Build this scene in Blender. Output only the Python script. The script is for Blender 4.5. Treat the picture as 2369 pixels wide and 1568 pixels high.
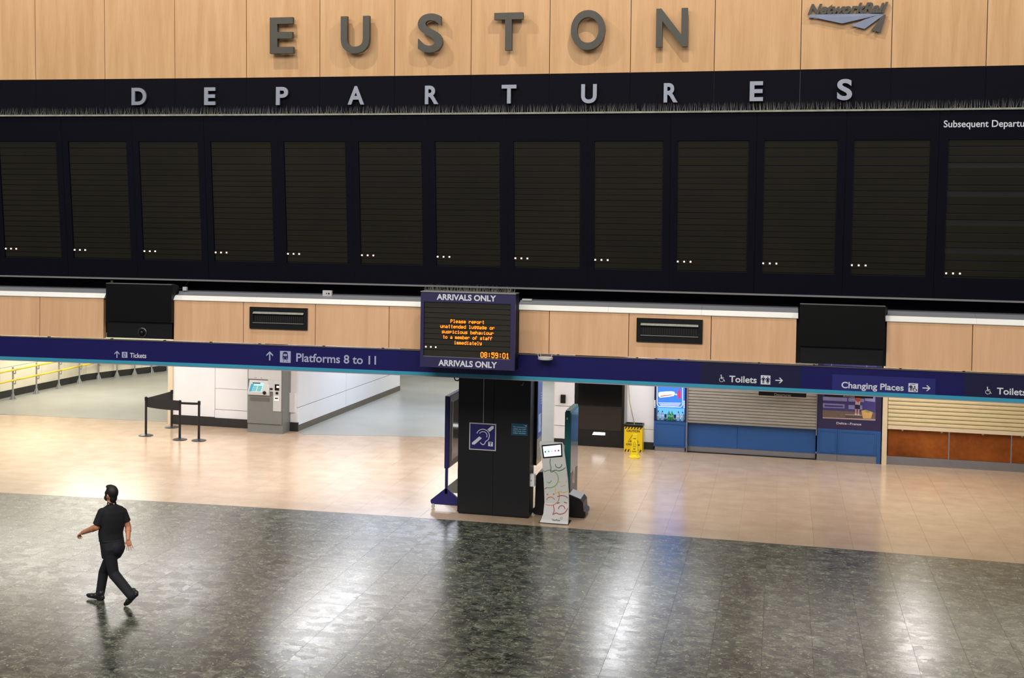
import bpy, bmesh, math, random
from mathutils import Vector, Matrix
random.seed(7)
SC = bpy.context.scene
COL = SC.collection
for o in list(bpy.data.objects): bpy.data.objects.remove(o)

# ------------------------------------------------------------ camera
FPX, CX, CY, EYE = 3111.7233, 889.8192, 594.3819, 5.8
PITCH, ROLL, YAW = 0.0340248, 0.0114475, -0.2873805
def cam_axes():
    cy, sy = math.cos(YAW), math.sin(YAW)
    F = Vector((sy*math.cos(PITCH), cy*math.cos(PITCH), -math.sin(PITCH)))
    R = Vector((cy, -sy, 0)); U = R.cross(F)
    c, s = math.cos(ROLL), math.sin(ROLL)
    return c*R+s*U, -s*R+c*U, F
RV, UV, FV = cam_axes()
cam = bpy.data.cameras.new('camera')
camo = bpy.data.objects.new('camera', cam); COL.objects.link(camo)
M = Matrix((RV, UV, -FV)).transposed().to_4x4(); M.translation = (0, 0, EYE)
camo.matrix_world = M
cam.sensor_fit = 'HORIZONTAL'; cam.sensor_width = 36
cam.lens = FPX/2369*36
cam.shift_x = (1184.5-CX)/2369; cam.shift_y = -(784-CY)/2369
cam.clip_end = 300
SC.camera = camo

# pixel -> place helpers (a ray of the photograph met with a real surface)
def ray(x, y):
    return (FV*FPX + RV*(x-CX) - UV*(y-CY)).normalized()
def G(x, y, z=0.0):
    v = ray(x, y); return Vector((0, 0, EYE)) + v*((z-EYE)/v.z)
def V(x, y, Y):
    v = ray(x, y); return Vector((0, 0, EYE)) + v*(Y/v.y)
def PX(p):
    q = Vector(p)-Vector((0, 0, EYE)); z = q.dot(FV)
    return (q.dot(RV)/z*FPX+CX, CY-q.dot(UV)/z*FPX)

# ------------------------------------------------------------ world, lights, exposure
def lin(c):
    return tuple(((v/255)/12.92 if v/255 <= .04045 else ((v/255+.055)/1.055)**2.4) for v in c)
w = bpy.data.worlds.new('world'); SC.world = w; w.use_nodes = True
w.node_tree.nodes['Background'].inputs[0].default_value = (.80, .86, 1.0, 1)
w.node_tree.nodes['Background'].inputs[1].default_value = 0.16
UND = .60
def area(name, loc, sx, sy, power, col=(1, 1, 1), rot=(0, 0, 0), spread=180):
    l = bpy.data.lights.new(name, 'AREA'); l.shape = 'RECTANGLE'; l.size = sx; l.size_y = sy
    l.energy = power; l.color = col; l.spread = math.radians(spread)
    if name == 'soffit_and_fill_light': l.energy = power*UND
    o = bpy.data.objects.new(name, l); COL.objects.link(o); o.location = loc; o.rotation_euler = rot
    return o
def spot(name, loc, target, power, col, ang=75, r=.08):
    l = bpy.data.lights.new(name, 'SPOT'); l.energy = power; l.color = col
    l.spot_size = math.radians(ang); l.spot_blend = .6; l.shadow_soft_size = r
    o = bpy.data.objects.new(name, l); COL.objects.link(o); o.location = loc
    o.rotation_euler = (Vector(target)-Vector(loc)).to_track_quat('-Z', 'Y').to_euler()
    return o
# added front fill for hall and facade, unseen far above the frame
area('hall_fill_light', (-6, 3, 16), 30, 9, 6000, (1, .93, .84), (math.radians(22), 0, 0))
# spotlights aimed at the timber wall, they throw the double letter shadows
for sx_, pw in ((-16.9, 820), (-9.45, 860), (-1.95, 860), (5.5, 800)):
    spot('wall_spotlight', (sx_, 20.0, 14.0), (sx_, 24, 8.6), pw, (1, .90, .78), 125, .05)
# fittings under the soffit: their mirror images are the streaks on the polished floor
def under(px, py, sx, sy, power, col):
    p = G(px, py, -3.36); return area('soffit_and_fill_light', (p.x, p.y, 3.36), sx, sy, power, col)
under(1432, 1465, .62, 6.0, 170, (.93, .95, 1))
under(2118, 1500, .62, 4.6, 135, (1, .97, .93))
under(752, 1450, .75, 6.0, 290, (.95, .96, 1))
under(300, 1370, 1.4, 5.0, 150, (1, .97, .92))
for X, Y, p, c in ((-18.5, 30, 280, (1, .95, .88)), (-14.6, 29.5, 270, (.95, .97, 1)), (-20, 37, 420, (1, .93, .8)), (-17.5, 43, 300, (1, .95, .85)),
                   (-10, 36.5, 260, (.78, .84, 1)), (-9.6, 43, 260, (1, .96, .9)), (-9, 29.5, 150, (1, .95, .9)), (-2.9, 31.6, 90, (.95, .98, 1)), (1.2, 30, 70, (1, .95, .88)),
                   (4.4, 30.5, 95, (1, .93, .82)), (-9.4, 52, 300, (1, .97, .9)), (-5, 40, 80, (1, .97, .9))):
    area('soffit_and_fill_light', (X, Y, 3.36), 3.2, 3.2, p, c)  # added fill lights for the space below, no fittings seen
SC.view_settings.view_transform = 'Standard'
SC.view_settings.look = 'None'
SC.view_settings.exposure = 0.0
SC.view_settings.gamma = 1.0
SC.view_settings.use_curve_mapping = False

# ------------------------------------------------------------ materials
MATS = {}
def mat(name, rgb, rough=.5, metal=0., var=.04, scale=6., emit=0., spec=.5, bump=0., coat=0.):
    if name in MATS: return MATS[name]
    m = bpy.data.materials.new(name); m.use_nodes = True; MATS[name] = m
    nt = m.node_tree; b = nt.nodes['Principled BSDF']; c = lin(rgb)
    b.inputs['Roughness'].default_value = rough; b.inputs['Metallic'].default_value = metal
    b.inputs['Specular IOR Level'].default_value = spec
    b.inputs['Coat Weight'].default_value = coat
    geo = nt.nodes.new('ShaderNodeNewGeometry')
    n = nt.nodes.new('ShaderNodeTexNoise'); n.inputs['Scale'].default_value = scale; n.inputs['Detail'].default_value = 3
    nt.links.new(geo.outputs['Position'], n.inputs['Vector'])
    r = nt.nodes.new('ShaderNodeMix'); r.data_type = 'RGBA'
    r.inputs[6].default_value = tuple(max(0, v*(1-var*2)) for v in c)+(1,)
    r.inputs[7].default_value = tuple(min(1, v*(1+var*2)) for v in c)+(1,)
    nt.links.new(n.outputs['Fac'], r.inputs[0]); nt.links.new(r.outputs[2], b.inputs['Base Color'])
    if emit:
        nt.links.new(r.outputs[2], b.inputs['Emission Color']); b.inputs['Emission Strength'].default_value = emit
    if bump:
        bp = nt.nodes.new('ShaderNodeBump'); bp.inputs['Strength'].default_value = bump
        nt.links.new(n.outputs['Fac'], bp.inputs['Height']); nt.links.new(bp.outputs[0], b.inputs['Normal'])
    return m
def wood(name, rgb, dark, rough=.45, sc=(7, 7, .55)):
    m = bpy.data.materials.new(name); m.use_nodes = True; MATS[name] = m
    nt = m.node_tree; N = nt.nodes.new; L = nt.links.new; b = nt.nodes['Principled BSDF']
    b.inputs['Roughness'].default_value = rough; b.inputs['Specular IOR Level'].default_value = .3
    geo = N('ShaderNodeNewGeometry'); oi = N('ShaderNodeObjectInfo')
    ad = N('ShaderNodeVectorMath'); ad.operation = 'ADD'
    mu = N('ShaderNodeVectorMath'); mu.operation = 'SCALE'; mu.inputs['Scale'].default_value = 37.
    cb = N('ShaderNodeCombineXYZ'); L(oi.outputs['Random'], cb.inputs[0]); L(oi.outputs['Random'], cb.inputs[2]); L(cb.outputs[0], mu.inputs[0])
    L(geo.outputs['Position'], ad.inputs[0]); L(mu.outputs[0], ad.inputs[1])
    mp = N('ShaderNodeMapping'); mp.inputs['Scale'].default_value = sc; L(ad.outputs[0], mp.inputs['Vector'])
    n1 = N('ShaderNodeTexNoise'); n1.inputs['Scale'].default_value = 1.; n1.inputs['Detail'].default_value = 4; n1.inputs['Distortion'].default_value = .4; L(mp.outputs[0], n1.inputs['Vector'])
    mp2 = N('ShaderNodeMapping'); mp2.inputs['Scale'].default_value = (sc[0]*7, sc[1]*7, sc[2]*6); L(ad.outputs[0], mp2.inputs['Vector'])
    n2 = N('ShaderNodeTexNoise'); n2.inputs['Scale'].default_value = 1.; n2.inputs['Detail'].default_value = 2; L(mp2.outputs[0], n2.inputs['Vector'])
    mx = N('ShaderNodeMath'); mx.operation = 'MULTIPLY_ADD'; mx.inputs[1].default_value = .35; L(n2.outputs['Fac'], mx.inputs[0]); L(n1.outputs['Fac'], mx.inputs[2])
    cr = N('ShaderNodeValToRGB'); cr.color_ramp.elements[0].position = .42; cr.color_ramp.elements[1].position = .9
    cr.color_ramp.elements[0].color = lin(dark)+(1,); cr.color_ramp.elements[1].color = lin(rgb)+(1,)
    L(mx.outputs[0], cr.inputs[0]); L(cr.outputs[0], b.inputs['Base Color'])
    return m
WOOD = wood('pale_timber_veneer', (212, 172, 128), (194, 152, 108))
WOOD2 = wood('pale_timber_veneer_low', (234, 190, 150), (218, 174, 134))
CHERRY = wood('cherry_counter', (165, 92, 34), (112, 56, 18), .35, (1.5, 1.5, 1.5))

def tan_floor_mat():
    m = bpy.data.materials.new('tan_terrazzo'); m.use_nodes = True
    nt = m.node_tree; N = nt.nodes.new; L = nt.links.new; b = nt.nodes['Principled BSDF']
    geo = N('ShaderNodeNewGeometry'); oi = N('ShaderNodeObjectInfo')
    n1 = N('ShaderNodeTexNoise'); n1.inputs['Scale'].default_value = 2.2; n1.inputs['Detail'].default_value = 6; L(geo.outputs['Position'], n1.inputs['Vector'])
    v = N('ShaderNodeTexVoronoi'); v.inputs['Scale'].default_value = 55; L(geo.outputs['Position'], v.inputs['Vector'])
    a = N('ShaderNodeMath'); a.operation = 'MULTIPLY_ADD'; a.inputs[1].default_value = .16
    sp = N('ShaderNodeSeparateColor'); L(v.outputs['Color'], sp.inputs[0]); L(sp.outputs[0], a.inputs[0]); L(n1.outputs['Fac'], a.inputs[2])
    a2 = N('ShaderNodeMath'); a2.operation = 'MULTIPLY_ADD'; a2.inputs[1].default_value = .10; L(oi.outputs['Random'], a2.inputs[0]); L(a.outputs[0], a2.inputs[2])
    cr = N('ShaderNodeValToRGB'); cr.color_ramp.elements[0].position = .3; cr.color_ramp.elements[1].position = .85
    cr.color_ramp.elements[0].color = lin((190, 164, 138))+(1,); cr.color_ramp.elements[1].color = lin((205, 182, 157))+(1,)
    L(a2.outputs[0], cr.inputs[0]); L(cr.outputs[0], b.inputs['Base Color'])
    r = N('ShaderNodeMapRange'); r.inputs[3].default_value = .13; r.inputs[4].default_value = .24; L(n1.outputs['Fac'], r.inputs[0]); L(r.outputs[0], b.inputs['Roughness'])
    b.inputs['Specular IOR Level'].default_value = .5
    return m
def dark_floor_mat():
    m = bpy.data.materials.new('dark_flaked_terrazzo'); m.use_nodes = True
    nt = m.node_tree; N = nt.nodes.new; L = nt.links.new; b = nt.nodes['Principled BSDF']
    geo = N('ShaderNodeNewGeometry'); oi = N('ShaderNodeObjectInfo')
    off = N('ShaderNodeVectorMath'); off.operation = 'SCALE'; off.inputs['Scale'].default_value = 11.
    cb = N('ShaderNodeCombineXYZ'); L(oi.outputs['Random'], cb.inputs[0]); L(cb.outputs[0], off.inputs[0])
    P = N('ShaderNodeVectorMath'); P.operation = 'ADD'; L(geo.outputs['Position'], P.inputs[0]); L(off.outputs[0], P.inputs[1])
    nw = N('ShaderNodeTexNoise'); nw.inputs['Scale'].default_value = 7; nw.inputs['Detail'].default_value = 4; L(P.outputs[0], nw.inputs['Vector'])
    def warped(scale, k, rot):
        sub = N('ShaderNodeVectorMath'); sub.operation = 'SCALE'; sub.inputs['Scale'].default_value = k; L(nw.outputs['Color'], sub.inputs[0])
        ad = N('ShaderNodeVectorMath'); ad.operation = 'ADD'; L(P.outputs[0], ad.inputs[0]); L(sub.outputs[0], ad.inputs[1])
        mp = N('ShaderNodeMapping'); mp.inputs['Scale'].default_value = scale; mp.inputs['Rotation'].default_value = (0, 0, rot); L(ad.outputs[0], mp.inputs['Vector']); return mp
    def vor(mp, feat='F1'):
        v = N('ShaderNodeTexVoronoi'); v.voronoi_dimensions = '2D'; v.feature = feat; v.inputs['Scale'].default_value = 1.; L(mp.outputs[0], v.inputs['Vector']); return v
    def rng(sock, a, b_, c=0., d=1.):
        r = N('ShaderNodeMapRange'); r.inputs[1].default_value = a; r.inputs[2].default_value = b_; r.inputs[3].default_value = c; r.inputs[4].default_value = d; L(sock, r.inputs[0]); return r.outputs[0]
    def mth(op, a, b_):
        q = N('ShaderNodeMath'); q.operation = op
        for k, x in enumerate((a, b_)):
            if isinstance(x, (int, float)): q.inputs[k].default_value = x
            else: L(x, q.inputs[k])
        return q.outputs[0]
    def mixc(f, a, c):
        q = N('ShaderNodeMix'); q.data_type = 'RGBA'; L(f, q.inputs[0])
        if isinstance(a, tuple): q.inputs[6].default_value = lin(a)+(1,)
        else: L(a, q.inputs[6])
        q.inputs[7].default_value = lin(c)+(1,); return q.outputs[2]
    A = warped((5.5, 7, 1), .22, .35); va = vor(A); sa = N('ShaderNodeSeparateColor'); L(va.outputs['Color'], sa.inputs[0])
    B = warped((15, 20, 1), .12, -.5); vb = vor(B); sbb = N('ShaderNodeSeparateColor'); L(vb.outputs['Color'], sbb.inputs[0])
    tone = mth('ADD', mth('MULTIPLY', sa.outputs[0], .55), mth('MULTIPLY', sbb.outputs[1], .45))
    cr = N('ShaderNodeValToRGB'); e = cr.color_ramp.elements
    e[0].position = .14; e[0].color = lin((22, 25, 24))+(1,); e[1].position = .95; e[1].color = lin((106, 115, 102))+(1,)
    q = e.new(.36); q.color = lin((50, 54, 49))+(1,); q = e.new(.7); q.color = lin((72, 77, 69))+(1,)
    L(tone, cr.inputs[0]); col = cr.outputs[0]
    n2 = N('ShaderNodeTexNoise'); n2.inputs['Scale'].default_value = 5.5; n2.inputs['Detail'].default_value = 2; L(P.outputs[0], n2.inputs['Vector'])
    # wisps along the cell borders, broken up
    C = warped((11, 15, 1), .26, .9); ec = vor(C, 'DISTANCE_TO_EDGE')
    col = mixc(mth('MULTIPLY', mth('MULTIPLY', rng(ec.outputs['Distance'], .075, .0), rng(n2.outputs['Fac'], .46, .56)), .62), col, (168, 170, 148))
    D = warped((21, 27, 1), .25, .2); ed = vor(D, 'DISTANCE_TO_EDGE')
    col = mixc(mth('MULTIPLY', mth('MULTIPLY', rng(ed.outputs['Distance'], .12, .0), rng(nw.outputs['Fac'], .50, .58)), .55), col, (150, 154, 134))
    chip = mth('MULTIPLY', mth('GREATER_THAN', sbb.outputs[0], .955), rng(vb.outputs['Distance'], .34, .16))
    col = mixc(mth('MULTIPLY', chip, .7), col, (176, 178, 150))
    hv = N('ShaderNodeHueSaturation'); L(rng(oi.outputs['Random'], 0, 1, .90, 1.06), hv.inputs['Value']); L(col, hv.inputs['Color'])
    L(hv.outputs[0], b.inputs['Base Color'])
    L(rng(sa.outputs[1], 0, 1, .20, .27), b.inputs['Roughness'])
    bp = N('ShaderNodeBump'); bp.inputs['Strength'].default_value = .04; bp.inputs['Distance'].default_value = .02; L(nw.outputs['Fac'], bp.inputs['Height']); L(bp.outputs[0], b.inputs['Normal'])
    b.inputs['Specular IOR Level'].default_value = .52
    return m
TAN = tan_floor_mat(); DARKF = dark_floor_mat()
GREYF = mat('grey_vinyl_floor', (160, 162, 157), .33, var=.09, scale=1.1, spec=.5)
GROUT = mat('tile_joint', (62, 56, 50), .7)
HEADER = mat('black_header_laminate', (13, 13, 23), .6, var=.05, spec=.06)
FRAME = mat('board_casing_navy_black', (12, 12, 24), .6, var=.06, spec=.08)
ROW = mat('unlit_display_row', (29, 26, 16), .3, var=.2, scale=.7, spec=.4)
GAP = mat('display_recess_black', (16, 14, 12), .5)
SILV = mat('brushed_steel', (176, 180, 188), .32, .9, var=.05)
LETTER = mat('brushed_steel_letter', (142, 148, 163), .38, .75, var=.05)
BRONZE = mat('dark_bronze_metal', (74, 73, 68), .45, .35, var=.05)
LOGOB = mat('steel_blue_metal', (118, 128, 150), .4, .5, var=.08)
WHITE = mat('white_painted_panel', (240, 241, 244), .3, var=.015, scale=2)
CREAMW = mat('cream_painted_wall', (232, 226, 206), .3, var=.02, scale=1.5)
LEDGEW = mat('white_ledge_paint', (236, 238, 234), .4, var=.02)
LEDGESH = mat('shaded_ledge_paint', (128, 131, 138), .5, var=.03)  # grey is the board's shadow painted into the ledge top
NAVY = mat('navy_sign_vinyl', (25, 21, 90), .32, var=.06, scale=1.2)
NAVY2 = mat('lighter_navy_patch', (42, 42, 116), .35, var=.03)
NAVYK = mat('dark_navy_patch', (27, 25, 62), .35, var=.03)
CYAN = mat('cyan_stripe', (58, 156, 190), .35, var=.05, scale=2)
LIP = mat('grey_sign_lip', (150, 158, 165), .5)
SIGNW = mat('white_sign_letter', (216, 220, 232), .4, var=.01)
SIGNG = mat('greyed_sign_letter', (172, 176, 208), .4, var=.01)
BLACK = mat('matt_black', (20, 20, 21), .5, var=.08)
BLACKG = mat('gloss_black_glass', (14, 14, 15), .12, var=.05)
BLACKS = mat('satin_black_plastic', (22, 22, 24), .38, var=.08, spec=.35)
PILL = mat('pillar_black_laminate', (27, 28, 31), .42, var=.06, scale=30, spec=.35)
SKIRT = mat('dark_skirting', (40, 40, 38), .5, var=.2, scale=4)
SKIRTG = mat('grey_skirting', (98, 92, 80), .5, var=.12, scale=3)
GREYM = mat('machine_grey', (120, 123, 120), .4, var=.03)
GREYL = mat('machine_light_grey', (196, 196, 196), .35, var=.02)
YEL = mat('safety_yellow', (240, 205, 20), .4, var=.03)
YELR = mat('yellow_handrail', (238, 205, 60), .35, var=.04)
GALV = mat('galvanised_steel', (170, 172, 172), .45, .5, var=.06)
BLUEP = mat('blue_shopfront_panel', (42, 92, 158), .4, var=.04)
NAVYP = mat('navy_poster_border', (46, 40, 84), .45, var=.04)
KICK = mat('grey_kickplate', (140, 140, 146), .4, .3, var=.05)
SHUTG = mat('grey_shutter_slat', (170, 166, 158), .4, .2, var=.05)
SHUTC = mat('cream_shutter_slat', (222, 206, 166), .42, .0, var=.04)
CREAM = mat('cream_post_paint', (228, 212, 182), .45, var=.02)
TEAL = mat('teal_kiosk_shell', (16, 100, 104), .3, var=.03)
TEALS = mat('teal_blue_sign', (20, 72, 100), .45, var=.03)
LEDO = mat('amber_led', (255, 122, 18), .5, emit=2.3, var=.02)
LEDW = mat('warm_led_dot', (255, 214, 190), .5, emit=4., var=.0)
SKIN = mat('skin', (196, 134, 104), .5, var=.05, scale=20)
SHIRT = mat('black_cotton_shirt', (14, 15, 23), .85, var=.12, scale=14, bump=.3)
TROUS = mat('charcoal_trousers', (20, 22, 31), .85, var=.15, scale=12, bump=.4)
SHOE = mat('black_shoe', (24, 24, 26), .45, var=.1)
HAIR = mat('black_hair', (20, 17, 15), .6, var=.2, scale=40, bump=.3)

# ------------------------------------------------------------ mesh helpers
class MB:
    def __init__(s): s.v = []; s.f = []; s.m = []
    def add(s, vs, fs, mi=0):
        n = len(s.v); s.v += [Vector(p) for p in vs]; s.f += [tuple(i+n for i in f) for f in fs]; s.m += [mi]*len(fs); return s
    def hexa(s, p, mi=0):
        return s.add(p, [(0, 3, 2, 1), (4, 5, 6, 7), (0, 1, 5, 4), (1, 2, 6, 5), (2, 3, 7, 6), (3, 0, 4, 7)], mi)
    def box(s, x0, x1, y0, y1, z0, z1, mi=0):
        return s.hexa([(x0, y0, z0), (x1, y0, z0), (x1, y1, z0), (x0, y1, z0), (x0, y0, z1), (x1, y0, z1), (x1, y1, z1), (x0, y1, z1)], mi)
    def prism(s, base, z0, z1, mi=0):
        n = len(base)
        vs = [(p[0], p[1], z0) for p in base]+[(p[0], p[1], z1) for p in base]
        return s.add(vs, [tuple(range(n))[::-1], tuple(range(n, 2*n))]+[(i, (i+1) % n, n+(i+1) % n, n+i) for i in range(n)], mi)
    def sbox(s, S, u0, u1, z0, z1, d0, d1, nu=1, mi=0):
        nu = max(nu, 1); vs = []; fs = []
        if nu == 1 and abs(u1-u0) > 1.0 and abs(S.yf(0)-S.yf(1)) > 1e-6: nu = math.ceil(abs(u1-u0)/.7)
        for i in range(nu+1):
            u = u0+(u1-u0)*i/nu
            vs += [S.at(u, z0, d1), S.at(u, z0, d0), S.at(u, z1, d0), S.at(u, z1, d1)]
        for i in range(nu):
            a = 4*i; b = a+4
            for j in range(4): fs.append((a+j, b+j, b+(j+1) % 4, a+(j+1) % 4))
        fs += [(0, 1, 2, 3), (4*nu+3, 4*nu+2, 4*nu+1, 4*nu)]
        return s.add(vs, fs, mi)
    def sprism(s, S, pts, d0, d1, mi=0):
        n = len(pts)
        vs = [S.at(u, z, d1) for u, z in pts]+[S.at(u, z, d0) for u, z in pts]
        return s.add(vs, [tuple(range(n)), tuple(range(n, 2*n))[::-1]]+[(i, (i+1) % n, n+(i+1) % n, n+i) for i in range(n)], mi)
    def sline(s, S, pts, wd, d0, d1, closed=False, mi=0):
        P = [Vector((u, z)) for u, z in pts]; n = len(P); L = []; Rr = []
        for i in range(n):
            a = P[(i-1) % n] if (closed or i > 0) else P[i]; b = P[(i+1) % n] if (closed or i < n-1) else P[i]
            t = (b-a).normalized(); q = Vector((-t.y, t.x))*wd/2; L.append(P[i]+q); Rr.append(P[i]-q)
        m = n if closed else n-1
        for i in range(m):
            j = (i+1) % n
            s.sprism(S, [L[i], L[j], Rr[j], Rr[i]], d0, d1, mi)
        return s
    def cyl(s, a, b, r0, r1=None, n=12, mi=0, ex=None):
        r1 = r0 if r1 is None else r1; a = Vector(a); b = Vector(b); t = (b-a).normalized()
        x = t.orthogonal().normalized(); y = t.cross(x); vs = []
        for c, r in ((a, r0), (b, r1)):
            for i in range(n):
                an = 2*math.pi*i/n; vs.append(c+x*math.cos(an)*r+y*math.sin(an)*r)
        return s.add(vs, [tuple(range(n))[::-1], tuple(range(n, 2*n))]+[(i, (i+1) % n, n+(i+1) % n, n+i) for i in range(n)], mi)
    def tube(s, pts, r, n=8, mi=0):
        for a, b in zip(pts, pts[1:]): s.cyl(a, b, r, r, n, mi)
        for p in pts[1:-1]: s.ball(p, r, r, r, 8, 5, mi=mi)
        return s
    def ball(s, c, rx, ry, rz, nu=14, nv=9, ax=None, mi=0):
        c = Vector(c); X, Y, Z = ax if ax else (Vector((1, 0, 0)), Vector((0, 1, 0)), Vector((0, 0, 1)))
        vs = [c-Z*rz]; fs = []
        for j in range(1, nv):
            t = -math.pi/2+math.pi*j/nv
            for i in range(nu):
                a = 2*math.pi*i/nu; vs.append(c+X*rx*math.cos(t)*math.cos(a)+Y*ry*math.cos(t)*math.sin(a)+Z*rz*math.sin(t))
        vs.append(c+Z*rz)
        for i in range(nu): fs.append((0, 1+(i+1) % nu, 1+i))
        for j in range(nv-2):
            for i in range(nu):
                a = 1+j*nu; fs.append((a+i, a+(i+1) % nu, a+nu+(i+1) % nu, a+nu+i))
        a = 1+(nv-2)*nu; top = len(vs)-1
        for i in range(nu): fs.append((a+i, a+(i+1) % nu, top))
        return s.add(vs, fs, mi)
    def limb(s, pts, rad, n=14, mi=0):
        for (a, r0), (b, r1) in zip(zip(pts, rad), list(zip(pts, rad))[1:]): s.cyl(a, b, r0, r1, n, mi)
        for p, r in zip(pts, rad): s.ball(p, r, r, r, n, 8, mi=mi)
        return s
    def loft(s, rings, n=24, mi=0):
        # rings: (centre, lateral vector scaled, depth vector scaled)
        vs = []; fs = []
        for c, a, b in rings:
            for i in range(n):
                t = 2*math.pi*i/n; ct, st = math.cos(t), math.sin(t)
                ct = math.copysign(abs(ct)**.85, ct); st = math.copysign(abs(st)**.85, st)
                vs.append(Vector(c)+a*ct+b*st)
        for j in range(len(rings)-1):
            for i in range(n): fs.append((j*n+i, j*n+(i+1) % n, (j+1)*n+(i+1) % n, (j+1)*n+i))
        fs += [tuple(range(n))[::-1], tuple(range((len(rings)-1)*n, len(rings)*n))]
        return s.add(vs, fs, mi)
    def text(s, S, txt, u0, u1, zb, zc, d0, d1, bold=.0, shear=0., mi=0):
        vs, fs = glyphs(txt, bold, shear, d1-d0 > .02)
        x0 = min(p[0] for p in vs); x1 = max(p[0] for p in vs); cap = glyphs('H', bold, 0, False); ch = max(p[1] for p in cap[0])-min(p[1] for p in cap[0]); cb = min(p[1] for p in cap[0])
        return s.add([S.at(u0+(p[0]-x0)/(x1-x0)*(u1-u0), zb+(p[1]-cb)/ch*(zc-zb), d0+p[2]*(d1-d0)) for p in vs], fs, mi)
    def build(s, name, mats, parent=None, smooth=False, loc=None, recalc=True):
        if not isinstance(mats, (list, tuple)): mats = [mats]
        if parent is not None: org = WLOC[parent]
        elif loc is not None: org = Vector(loc)
        else:
            mn = Vector([min(p[i] for p in s.v) for i in range(3)]); mxv = Vector([max(p[i] for p in s.v) for i in range(3)])
            org = Vector(((mn.x+mxv.x)/2, (mn.y+mxv.y)/2, mn.z))
        me = bpy.data.meshes.new(name)
        me.from_pydata([tuple(p-org) for p in s.v], [], s.f)
        for m in mats: me.materials.append(m)
        me.polygons.foreach_set('material_index', s.m)
        if recalc:
            bm = bmesh.new(); bm.from_mesh(me); bmesh.ops.recalc_face_normals(bm, faces=bm.faces); bm.to_mesh(me); bm.free()
        if smooth: me.polygons.foreach_set('use_smooth', [True]*len(me.polygons))
        me.update()
        o = bpy.data.objects.new(name, me); COL.objects.link(o)
        if parent is not None: o.parent = parent
        else: o.location = org
        WLOC[o] = org
        return o
WLOC = {}
GC = {}
def glyphs(txt, bold, shear, thick):
    k = (txt, bold, shear, thick)
    if k in GC: return GC[k]
    c = bpy.data.curves.new('t', 'FONT'); c.body = txt; c.offset = bold; c.shear = shear; c.extrude = .5; c.resolution_u = 4 if not thick else 8
    o = bpy.data.objects.new('t', c); COL.objects.link(o)
    dg = bpy.context.evaluated_depsgraph_get(); me = bpy.data.meshes.new_from_object(o.evaluated_get(dg))
    vs = [(v.co.x, v.co.y, v.co.z+.5) for v in me.vertices]; fs = [tuple(p.vertices) for p in me.polygons]
    bpy.data.objects.remove(o); bpy.data.curves.remove(c); bpy.data.meshes.remove(me)
    GC[k] = (vs, fs); return GC[k]
class Surf:
    def __init__(s, yf, tilt=0., z0=0., off=0.): s.yf = yf; s.tilt = tilt; s.z0 = z0; s.off = off
    def at(s, u, z, d=0.): return Vector((u, s.yf(u)+s.tilt*(z-s.z0)-s.off-d, z))
    def inv(s, x, y, d=0.):
        Y = s.yf(0)
        for _ in range(12):
            P = V(x, y, Y); Y = s.yf(P.x)+s.tilt*(P.z-s.z0)-s.off-d
        return P.x, P.z
def thing(name, label, cat, loc, group=None):
    o = bpy.data.objects.new(name, None); COL.objects.link(o); o.location = loc; o.empty_display_size = .2
    o['label'] = label; o['category'] = cat
    if group: o['group'] = group
    WLOC[o] = Vector(loc); return o
def tag(o, label, cat, group=None):
    o['label'] = label; o['category'] = cat
    if group: o['group'] = group
    return o
def struct(name, loc, label=None):
    o = bpy.data.objects.new(name, None); COL.objects.link(o); o.location = loc; o['kind'] = 'structure'
    o['label'] = label or name
    WLOC[o] = Vector(loc); return o
def st(o, label=None):
    o['kind'] = 'structure'
    if label: o['label'] = label
    return o
def arc(cx, cz, r, a0, a1, n=18, rz=None):
    rz = r if rz is None else rz
    return [(cx+r*math.cos(math.radians(a0+(a1-a0)*i/n)), cz+rz*math.sin(math.radians(a0+(a1-a0)*i/n))) for i in range(n+1)]

# ------------------------------------------------------------ the curved facade
D0, BB = 23.96977, 0.003503
fy = lambda u: D0-BB*u*u
ZT, ZS, ZB = 8.2706, 7.5439, 4.4582
SW = Surf(fy, -.0273, ZT)            # timber wall
SH = Surf(fy)                        # header, vertical
SBD = Surf(fy, -.10566, ZB)          # departures board, leaning forward
SF = Surf(fy, off=.25)               # lower timber fascia
SN = Surf(fy, off=.30)               # sign band
seam_px = [82.9, 243, 405, 570.5, 740, 913, 1089.5, 1271, 1458, 1652, 1851.6, 2061.4, 2281]
seams = [SH.inv(x, 182.4-.0*x)[0] for x in seam_px]
def seam_u(x):
    ys = [(0, 182.4), (571, 181), (800, 179), (1090, 175), (1458, 171), (1600, 168.8), (1855, 163.6), (2063, 158.4), (2369, 150)]
    for (a, ya), (b, yb) in zip(ys, ys[1:]):
        if a <= x <= b: return SH.inv(x, ya+(yb-ya)*(x-a)/(b-a))[0]
seams = [seam_u(x) for x in seam_px]
PW = (seams[-1]-seams[0])/12
seams = [seams[0]-2*PW, seams[0]-PW]+seams+[seams[-1]+PW, seams[-1]+2*PW]

wall = struct('wall_back', (-6, 24, ZT), 'upper wall of pale timber veneer panels above the black header')
for a, b in zip(seams, seams[1:]):
    MB().sbox(SW, a+.006, b-.006, ZT+.012, 12.6, -.03, 0).build('wood_panel', WOOD, wall)
MB().sbox(SW, seams[0], seams[-1], ZT, 12.6, -.20, -.032, 20).build('backing_board', BLACK, wall)
hd = struct('trim_1', (-6, 24, ZS), 'black header band between timber wall and departures board')
for a, b in zip(seams, seams[1:]):
    MB().sbox(SH, a+.002, b-.002, ZS-.35, ZT-.002, -.06, .0).build('header_panel', HEADER, hd)

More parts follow.
